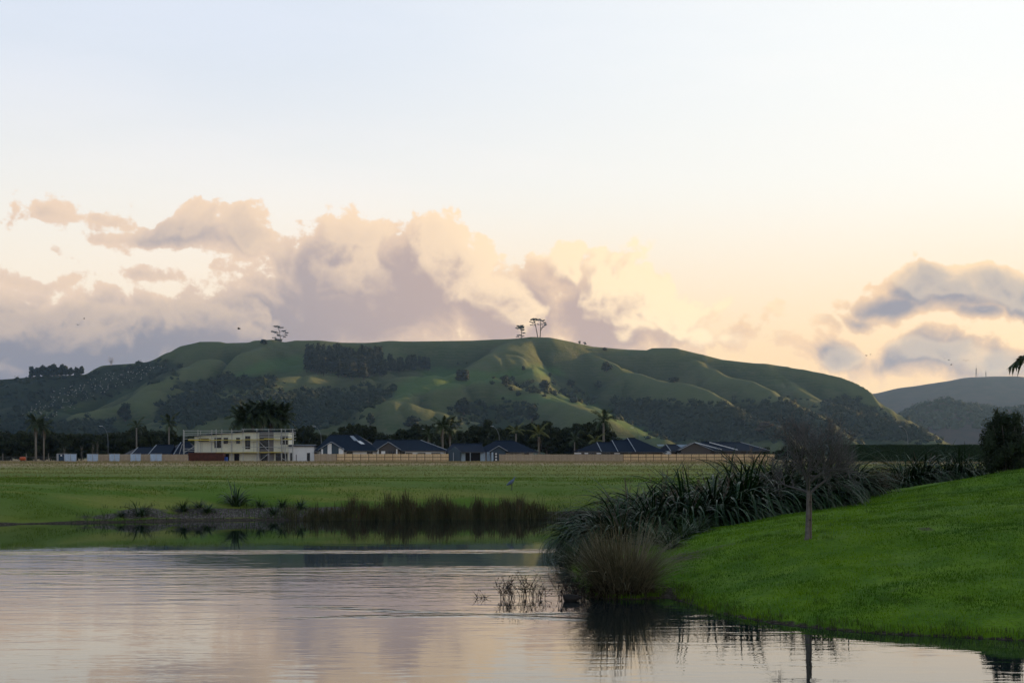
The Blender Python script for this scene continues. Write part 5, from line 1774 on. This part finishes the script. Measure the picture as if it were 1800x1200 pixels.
g1 = 'flax bushes along the near mound'
FL = [(1032, 49.0, .72, 'flax at the left tip of the near row, over the water'), (1062, 47.5, .80, 'flax second from the left tip of the near row'), (1092, 45.5, .78, 'flax above the big rush clump, front of the row'), (1108, 50.0, .95, 'flax third along the back of the near row'),
      (1150, 46.5, .85, 'flax in front, right of the rush clump'), (1160, 51.0, 1.02, 'tall flax behind the rush clump, back row'), (1205, 47.5, .92, 'flax at the foot of the lawn, left of centre in the row'), (1215, 52.0, 1.08, 'tallest flax in the left half of the near row'),
      (1258, 48.5, .98, 'flax with long leaves trailing onto the lawn, mid row'), (1275, 52.5, 1.10, 'tall flax in the middle at the back of the near row'), (1310, 50.0, 1.0, 'flax left of the bare tree, front of the row'), (1335, 53.5, 1.12, 'tall flax left behind the bare tree'),
      (1362, 51.0, .98, 'flax just left of the bare tree trunk'), (1400, 53.5, 1.08, 'tall flax behind the bare tree trunk'), (1425, 52.0, .95, 'flax behind the foot of the bare tree crown, right of the trunk'), (1455, 53.5, 1.0, 'flax right of the bare tree with pale shining leaves'), (1490, 53.5, .85, 'last flax at the right end of the long row')]
for i, (px, y, s, words) in enumerate(FL): flax(px, y, s, words, i, g1)
g2 = 'flax bushes behind the lawn crest'
for i, (px, y, s, words) in enumerate(((1590, 60.0, .80, 'leftmost flax of the small row behind the lawn crest'), (1622, 61.0, .86, 'second flax of the small row behind the lawn crest'), (1655, 61.5, .84, 'third flax of the small row behind the lawn crest'), (1688, 62.0, .80, 'fourth flax of the small row behind the lawn crest'), (1722, 62.0, .78, 'flax beside the dense dark shrub behind the lawn crest'))):
    x = X3(px, y); want = CAM_Z + (800 - {1590: 858, 1622: 850, 1655: 845, 1688: 838, 1722: 832}[px]) / 2500 * y
    flax(px, y, s, words, i + 3, g2, stalk=i in (1, 3))
g3 = 'small green strap-leaved plants by the water'
for i, (px, y, s, words) in enumerate(((1008, 44.5, .62, 'low green tussock hanging over the water at the left of the mound'), (1222, 44.2, .60, 'small upright green flax at the edge of the lawn below the row'), (1178, 41.5, .50, 'low green tussock right of the rush clump'), (1200, 42.8, .55, 'green ferny tussock where the lawn meets the flax'), (1155, 43.5, .6, 'green tussock tucked behind the rush clump'))):
    flax(px, y, s, words, i, g3, FXG, False, False)
# young plants on the far bank: photograph x, height in metres
for i, (px, h, d_, words) in enumerate(((415, 1.35, 2.6, 'tallest young flax standing on the gravel bank'), (246, .95, 1.0, 'dark bushy flax on the left end of the gravel bank'), (322, .75, 1.6, 'light green young flax left of two on the gravel bank'), (350, .60, 2.2, 'low dark flax in the middle of the gravel bank'), (365, .70, 1.3, 'young flax leaning over the gravel by the water'),
                                        (458, .62, 2.3, 'small dark flax right of the tallest young one'), (497, .66, 2.2, 'thin young flax further right on the bank'), (480, .6, 1.0, 'low green plant under the bank, right part of the gravel'), (213, .5, .9, 'yellowish low plant at the left start of the gravel bank'), (528, .72, 1.8, 'small flax before the reeds begin'))):
    y0 = 8750.0 / (float(np.interp(px, [150, 300, 450, 560], [919, 916, 914, 914])) - 800) + d_
    flax(px, y0, h / 1.45, words, i, 'young flax plants on the far bank', FXG, False, False)

# ------------------------------------------------------------------ reeds, rushes
REED = mat('reed_stem', (0.098, 0.092, 0.044), 0.8, island=0.85, color2=(0.036, 0.046, 0.018), spec=0.15)
REED_TOP = mat('reed_brown', (0.095, 0.064, 0.034), 0.9, island=0.7, color2=(0.05, 0.03, 0.016), spec=0.1)
cl_px, cl_h, cl_n = [], [], []
p_ = 505.0
while p_ < 982:                                        # ragged tussocks of reed, closer together towards the middle
    thick_ = float(np.interp(p_, [505, 560, 640, 700, 930, 982], [.35, .7, .9, 1.05, 1.0, .35]))
    cl_px.append(p_ + rng.normal(0, 2)); cl_h.append(rng.uniform(.55, 1.15) * (.55 + .5 * thick_)); cl_n.append(int(rng.uniform(90, 240) * thick_))
    p_ += rng.uniform(2.5, 9.0) / thick_
bx_, by_, bh_, tz_ = [], [], [], []
for a_, h_, n_ in zip(cl_px, cl_h, cl_n):
    sh_ = 8750.0 / (float(np.interp(a_, [560, 700, 850, 950], [914, 913, 912, 911])) - 800) + rng.normal(.2, .5)
    bx_.append(X3(a_, sh_) + rng.normal(0, .16, n_)); by_.append(sh_ + rng.normal(0, .2, n_)); bh_.append(h_ * rng.uniform(.45, 1.15, n_))
xx, yy, hg = np.concatenate(bx_), np.concatenate(by_), np.concatenate(bh_) * 1.1
zz_ = np.maximum(ground_z(xx, yy), -.3)
blades('reed_bed', 'brown reeds standing along the far shore', xx, yy, hg, .022, rng, REED, .45, 'reeds', Z=zz_)
k = rng.random(len(xx)) < .14
blades('reed_heads', 'russet tops among the far reeds', xx[k], yy[k], hg[k] * .4, .028, rng, REED_TOP, .5, 'reeds', Z=zz_[k] + hg[k] * .58)


TUS = strap_mesh(420, 1.25, .014, .8, np.random.default_rng(91), mat('dry_tussock', (0.17, 0.125, 0.085), .9, island=.8, color2=(.06, .045, .03)), .7, 5, .3, 'stems', 0.0)
for px_, y_, s_, words in ((1530, 55.0, .85, 'dry brown tussock between the two flax rows, left one'), (1548, 57.5, .95, 'dry brown tussock between the two flax rows, right one'), (1015, 50.5, .55, 'dry brown tuft over the water at the tip of the flax row')):
    o = empty('dry_tussock', (X3(px_, y_), y_, max(gz(X3(px_, y_), y_), -.05)), words, 'tussock', None, px_ * .1, s_)
    link('stems', TUS, None, o)


def rush_clump():
    y = 35.4; x = X3(1093, y)
    o = empty('rush_clump', (x, y, -.05), 'big round clump of brown rushes at the water edge', 'rush clump')
    r = np.random.default_rng(6)
    me = strap_mesh(2300, 1.80, .015, .86, r, mat('rush_stem', (0.25, 0.215, 0.135), 0.8, island=0.9, color2=(0.055, 0.060, 0.026), spec=0.15), .55, 5, .55, 'stems', 0.0)
    link('stems', me, None, o)
    me = strap_mesh(900, 1.0, .02, 1.35, r, mat('rush_thatch', (0.05, 0.038, 0.022), 0.9, island=0.8, color2=(0.018, 0.014, 0.009), spec=0.1), 1.2, 5, .6, 'thatch', 0.0)
    link('thatch', me, None, o)
    o.scale = (1.0, .9, 1.0)
    b = crown_mesh('root_mass', [(0, 0, .15, .75, .65, .3)], 500, .06, r, MATS['rush_thatch'], .95)
    link('root_mass', b, None, o)


rush_clump()


# ------------------------------------------------------------------ bare tree on the lawn
def branch_tree():
    y = 38.0; x = X3(1420, y)
    o = empty('bare_tree', (x, y, gz(x, y) - .03), 'leafless young tree with pale trunk and fine grey twigs on the lawn', 'tree')
    r = random.Random(12)
    TW = mat('twig_grey', (0.125, 0.118, 0.116), 0.9, island=0.6, color2=(0.05, 0.046, 0.046))
    tm = MB()
    th = 1.42
    tm.tube([(-.02, 0, -.15), (-.02, 0, .1), (0.0, 0.02, .7), (.02, 0, th), (.03, 0, th + .35)], [.16, .075, .058, .055, .042], 9)
    trunk = tm.build('trunk', mat('trunk_grey', (0.16, 0.14, 0.13), .95, var=.8, scale=9.0, bump=.5, color2=(.08, .068, .06)), o, smooth=True)
    limb, twig = MB(), MB()

    def grow(p, d, L, rad, depth):
        pts = [p]; q = p.copy(); dd = d.copy()
        nseg = 4 if depth < 2 else 3
        for i in range(nseg):
            dd = (dd + Vector((r.gauss(0, .16), r.gauss(0, .16), r.gauss(.05, .12)))).normalized()
            q = q + dd * (L / nseg); pts.append(q.copy())
        rr_ = [rad * (1 - .62 * i / nseg) for i in range(nseg + 1)]
        (limb if depth < 2 else twig).tube(pts, rr_, 5 if depth < 2 else 3, cap=False)
        if depth >= 4: return
        nb = (6, 4, 5, 4)[depth]
        for i in range(nb):
            t = r.uniform(.25, 1.0); f = t * nseg; a = min(nseg - 1, int(f)); b = pts[a].lerp(pts[a + 1], f - a)
            ax = dd.orthogonal().normalized(); ax.rotate(Matrix.Rotation(r.uniform(0, 6.28), 3, dd))
            nd = (dd * r.uniform(.55, 1.0) + ax * r.uniform(.5, .95) + Vector((0, 0, .12))).normalized()
            grow(b, nd, L * r.uniform(.45, .72), max(.0048, rad * .46), depth + 1)
    for i in range(9):
        a = i * 2.4 + r.uniform(-.3, .3); el = r.uniform(.08, 1.05)
        d = Vector((math.cos(a) * math.cos(el), math.sin(a) * math.cos(el), math.sin(el)))
        grow(Vector((.02, 0, th - .2 + .06 * i)), d, r.uniform(.9, 1.5), .046, 0)
    o.scale = (.86, .86, 1.0)
    limb.build('limbs', TW, o, smooth=True)
    tw = twig.build('twigs', TW, o)
    rg_ = np.random.default_rng(3)
    link('last_leaves', crown_mesh('last_leaves', [(-.15, 0, th + .95, .32, .3, .22), (.1, 0, th + .6, .5, .4, .3), (-.55, 0, th + .55, .3, .3, .25)], 420, .028, rg_, mat('last_leaf', (0.030, 0.036, 0.016), .8, island=.7), 0, .1), None, o)
    # tie and stake
    so_ = empty('tree_stake', (x + .09, y + .1, gz(x + .09, y + .1) - .1), 'weathered stake tied beside the bare tree trunk', 'stake')
    MB().tube([(0, 0, -.3), (0, 0, 1.3)], [.045, .042], 7).build('shaft', mat('stake_wood', (0.16, 0.13, 0.11), .9, var=.5), so_)
    for z in (.62, 1.1):
        MB().tube([(.055 * math.cos(t) - .05, .07 * math.sin(t) - .06, z) for t in np.linspace(0, 6.28, 10)], [.014] * 10, 4).build('tie', M_DARK, so_)
    pass


branch_tree()


# ------------------------------------------------------------------ dense shrub at the right edge
def dark_shrub():
    y = 55.5; x = X3(1772, y)
    z = gz(x, y)
    o = empty('dense_shrub', (x, y, z - .05), 'dense dark small-leaved shrub tree at the right edge behind the lawn', 'shrub')
    r = np.random.default_rng(14)
    hgt = CAM_Z + (800 - 716) / 2500 * y - z
    bl = []
    for i in range(46):
        t = r.random(); a = r.uniform(0, 6.28)
        w = 1.15 * (1 - .5 * max(0, t - .45)) * (.72 + .28 * min(1, t * 4))
        rad = w * math.sqrt(r.random()) * .9
        s = r.uniform(.26, .42)
        bl.append((math.cos(a) * rad, math.sin(a) * rad, .35 + t * (hgt - .75), s, s, s * 1.15))
    bl += [(-.45, 0, hgt - .25, .16, .16, .38), (.35, 0, hgt - .45, .2, .2, .35), (-.1, .1, hgt - .45, .2, .2, .3)]
    link('crown', crown_mesh('crown', bl, 15000, .032, r, FOL_DARK, .5, .35), None, o)
    k = MB()
    for i in range(8):
        a = i * .8; k.tube([(math.cos(a) * .12, math.sin(a) * .12, -.1), (math.cos(a) * .3, math.sin(a) * .3, hgt * .35), (math.cos(a) * .6, math.sin(a) * .6, hgt * .75)], [.05, .04, .015], 5)
    k.build('stems', BARK, o, smooth=True)


dark_shrub()

# ------------------------------------------------------------------ tall palm at the right edge, mostly out of the picture
def near_palm():
    y = 40.0; x = X3(1800, y) + 2.25
    z = gz(x, y); hc = 6.25 - z
    o = empty('feather_palm', (x, y, z), 'feather palm just outside the right edge, one frond hanging in', 'palm')
    MB().tube([(0, 0, -.3), (.05, 0, hc * .5), (0, 0, hc)], [.3, .24, .2], 10).build('trunk', BARK_PALE, o, smooth=True)
    fm = [frond_mesh(2.9, .62, .55, .62, PALM_LEAF, 91, 44), frond_mesh(2.7, .8, .40, .6, PALM_LEAF, 92, 44)]
    # the frond that hangs into the picture
    f = link('frond', fm[0], None, o, (0, 0, hc)); f.rotation_euler = (.25, .02, math.pi - .12); f.scale = (1.06, 1.06, 1.06)
    r = random.Random(7)
    for i in range(13):
        a = -1.9 + 3.8 * i / 12
        f = link('frond', fm[i % 2], None, o, (0, 0, hc)); f.rotation_euler = (r.uniform(-.2, .2), r.uniform(-.55, .2), a); f.scale = (.95,) * 3
    for i, a in enumerate((2.45, -2.5)):
        f = link('frond', fm[i % 2], None, o, (0, 0, hc)); f.rotation_euler = (0, -.5, a); f.scale = (.7,) * 3


near_palm()


# ------------------------------------------------------------------ dead water weeds, duck, bird on the bank, birds in the sky
WEED = mat('dead_weed', (0.030, 0.022, 0.018), .9)


def weed(px, py, h, n, seed, label):
    y = 8750.0 / (py - 800); x = X3(px, y)
    o = empty('dead_water_weed', (x, y, -.02), label, 'water weed', 'dead weeds standing in the pond')
    r = random.Random(seed)
    st = MB(); tw = MB()
    for i in range(n):
        b = Vector((r.uniform(-.12, .12), r.uniform(-.1, .1), -.1)); ln = r.uniform(-.45, .45); hh = h * r.uniform(.55, 1.1)
        m1 = b + Vector((ln * .25 * hh, r.uniform(-.05, .05), hh * .5)); tip = b + Vector((ln * hh, r.uniform(-.1, .1), hh))
        st.tube([b, m1, tip], [.011, .009, .005], 4)
        for j in range(5):
            t = r.uniform(.35, 1); q = b.lerp(tip, t); e = q + Vector((r.uniform(-.17, .17), r.uniform(-.08, .08), r.uniform(.03, .2)))
            tw.tube([q, e], [.006, .004], 3)
            if r.random() < .5: tw.tube([e, e + Vector((r.uniform(-.03, .03), 0, r.uniform(-.03, .03)))], [.016, .012], 4)
    st.build('stems', WEED, o); tw.build('twigs', WEED, o)


for i, (px, py, h, n, words) in enumerate(((843, 1051, .25, 3, 'tiny broken weed at the left end of the pond weeds'), (884, 1051, .55, 6, 'leaning weed with crooked stems left in the pond'), (893, 1050, .42, 4, 'thin short weed beside the leaning one'), (908, 1051, .50, 5, 'weed with drooping twigs in the middle of the pond weeds'),
                                           (921, 1048, .75, 7, 'tallest upright weed standing in the pond'), (943, 1050, .5, 5, 'weed right of the tallest one in the pond'), (951, 1051, .4, 4, 'last small weed before the gap to the duck'), (990, 1050, .55, 8, 'tangled weed behind the duck'), (1006, 1049, .62, 9, 'dense tangled weed between duck and rush clump'), (1022, 1048, .55, 8, 'tangled weed against the rush clump'))):
    weed(px, py, h, n, 40 + i, words)


def loft(rings, name, m, parent, sides=12, smooth=True):
    """body from ellipse rings (x, z, half height, half width)"""
    k = MB(); n0 = 0
    for (x, z, hh, hw) in rings:
        for j in range(sides):
            a = 2 * math.pi * j / sides
            k.v.append((x, math.cos(a) * hw, z + math.sin(a) * hh))
    for i in range(len(rings) - 1):
        for j in range(sides):
            a = i * sides + j; b = i * sides + (j + 1) % sides
            k.f.append((a, b, b + sides, a + sides))
    k.f.append(tuple(range(sides))); e = (len(rings) - 1) * sides; k.f.append(tuple(e + j for j in reversed(range(sides))))
    return k.build(name, m, parent, smooth)


def duck():
    y = 8750.0 / (1056 - 800); x = X3(1003, y)
    o = empty('duck', (x, y, 0), 'dark duck swimming left in front of the tangled weeds', 'duck')
    dm = mat('duck_plumage', (0.016, 0.013, 0.011), .7, var=.5, scale=20)
    loft([(-.24, .09, .005, .01), (-.2, .085, .05, .07), (-.1, .06, .10, .115), (.02, .055, .115, .125), (.12, .065, .10, .10), (.165, .09, .07, .062), (.185, .14, .045, .04), (.19, .19, .04, .036), (.2, .225, .05, .042), (.225, .235, .045, .04), (.25, .23, .028, .028)], 'body', dm, o)
    loft([(.245, .228, .018, .022), (.275, .222, .012, .022), (.305, .216, .006, .017)], 'bill', mat('duck_bill', (.03, .03, .028), .4), o, 8)
    loft([(-.32, .105, .004, .012), (-.27, .1, .014, .05), (-.2, .09, .03, .06)], 'tail', dm, o, 8)
    o.rotation_euler = (0, 0, math.pi)


duck()


def heron():
    y = 84.0; x = X3(899, y); z = gz(x, y)
    o = empty('grey_bird', (x, y, z), 'blue-grey wading bird hunched on the far bank above the reeds', 'bird')
    hm = mat('heron_plumage', (0.10, 0.13, 0.19), .8, var=.4, scale=12, color2=(.06, .07, .10))
    k = bpy.data.objects
    loft([(-.28, .30, .01, .01), (-.22, .33, .05, .05), (-.1, .40, .10, .10), (.03, .48, .12, .11), (.11, .56, .09, .08), (.14, .63, .055, .05), (.15, .69, .05, .045), (.18, .72, .042, .04), (.22, .72, .02, .02)], 'body', hm, o)
    loft([(.21, .72, .012, .014), (.30, .70, .007, .008), (.36, .69, .002, .003)], 'bill', mat('heron_bill', (.05, .05, .05), .5), o, 6)
    for s in (-.04, .04): MB().tube([(0, s, -.05), (.02, s, .2), (0, s, .42)], [.012, .012, .016], 5).build('leg', MATS['heron_bill'], o)
    o.rotation_euler = (0, 0, .4); o.scale = (1.15, 1.5, 1.05)


heron()


def bird_build():
    o = bpy.data.objects.new('flying_bird', None); COL.objects.link(o)
    bm_ = mat('bird_dark', (0.03, 0.03, 0.035), .8)
    loft([(-.22, 0, .01, .03), (-.12, 0, .05, .05), (.05, .01, .07, .07), (.16, .03, .05, .05), (.24, .03, .01, .01)], 'body', bm_, o, 8)
    for s in (-1, 1):
        MB().add([(.1, s * .05, .02), (-.1, s * .05, .02), (-.12, s * .35, .14), (.1, s * .38, .16), (-.16, s * .75, .05)], [(0, 1, 2, 3), (3, 2, 4)]).build('wing', bm_, o)
    return o


BIRD = Maker(bird_build)
for i, (px, py, y, s, words) in enumerate(((420, 578, 300, 1.6, 'single dark bird flying left of the ridge pine'), (1660, 630, 500, 1.4, 'upper left bird of the loose flock before the far hill'), (1668, 633, 510, 1.4, 'second bird of the loose flock before the far hill'), (1672, 641, 505, 1.5, 'lowest bird of the loose flock before the far hill'), (1698, 634, 500, 1.7, 'bird alone left of the tall mast'),
                                           (1523, 625, 520, 1.5, 'bird at the left over the hill end, larger of three'), (1530, 623, 520, 1.2, 'small bird beside the larger one over the hill end'), (1545, 622, 530, 1.2, 'right bird of three over the hill end'), (137, 571, 420, 1.3, 'faint bird of the left flock, lower one'), (148, 560, 420, 1.2, 'faint bird of the left flock, upper one'))):
    p = P3(px, py, y)
    BIRD(p, i * 1.1, s, words, 'bird', 'birds in the evening sky')

# ------------------------------------------------------------------ the evening air
def make_haze():
    m = bpy.data.materials.new('haze_air')
    m.use_nodes = True
    t = m.node_tree
    t.nodes.clear()
    out = t.nodes.new('ShaderNodeOutputMaterial')
    v = t.nodes.new('ShaderNodeVolumePrincipled')
    v.inputs['Color'].default_value = (0.30, 0.55, 1.0, 1)
    v.inputs['Density'].default_value = 0.000035
    v.inputs['Anisotropy'].default_value = 0.45
    t.links.new(v.outputs[0], out.inputs['Volume'])
    h = MB().box(-9500, 9500, -3500, 9500, -2.5, 312).build('haze', m)
    tag(h, kind='stuff')
    return h


make_haze()
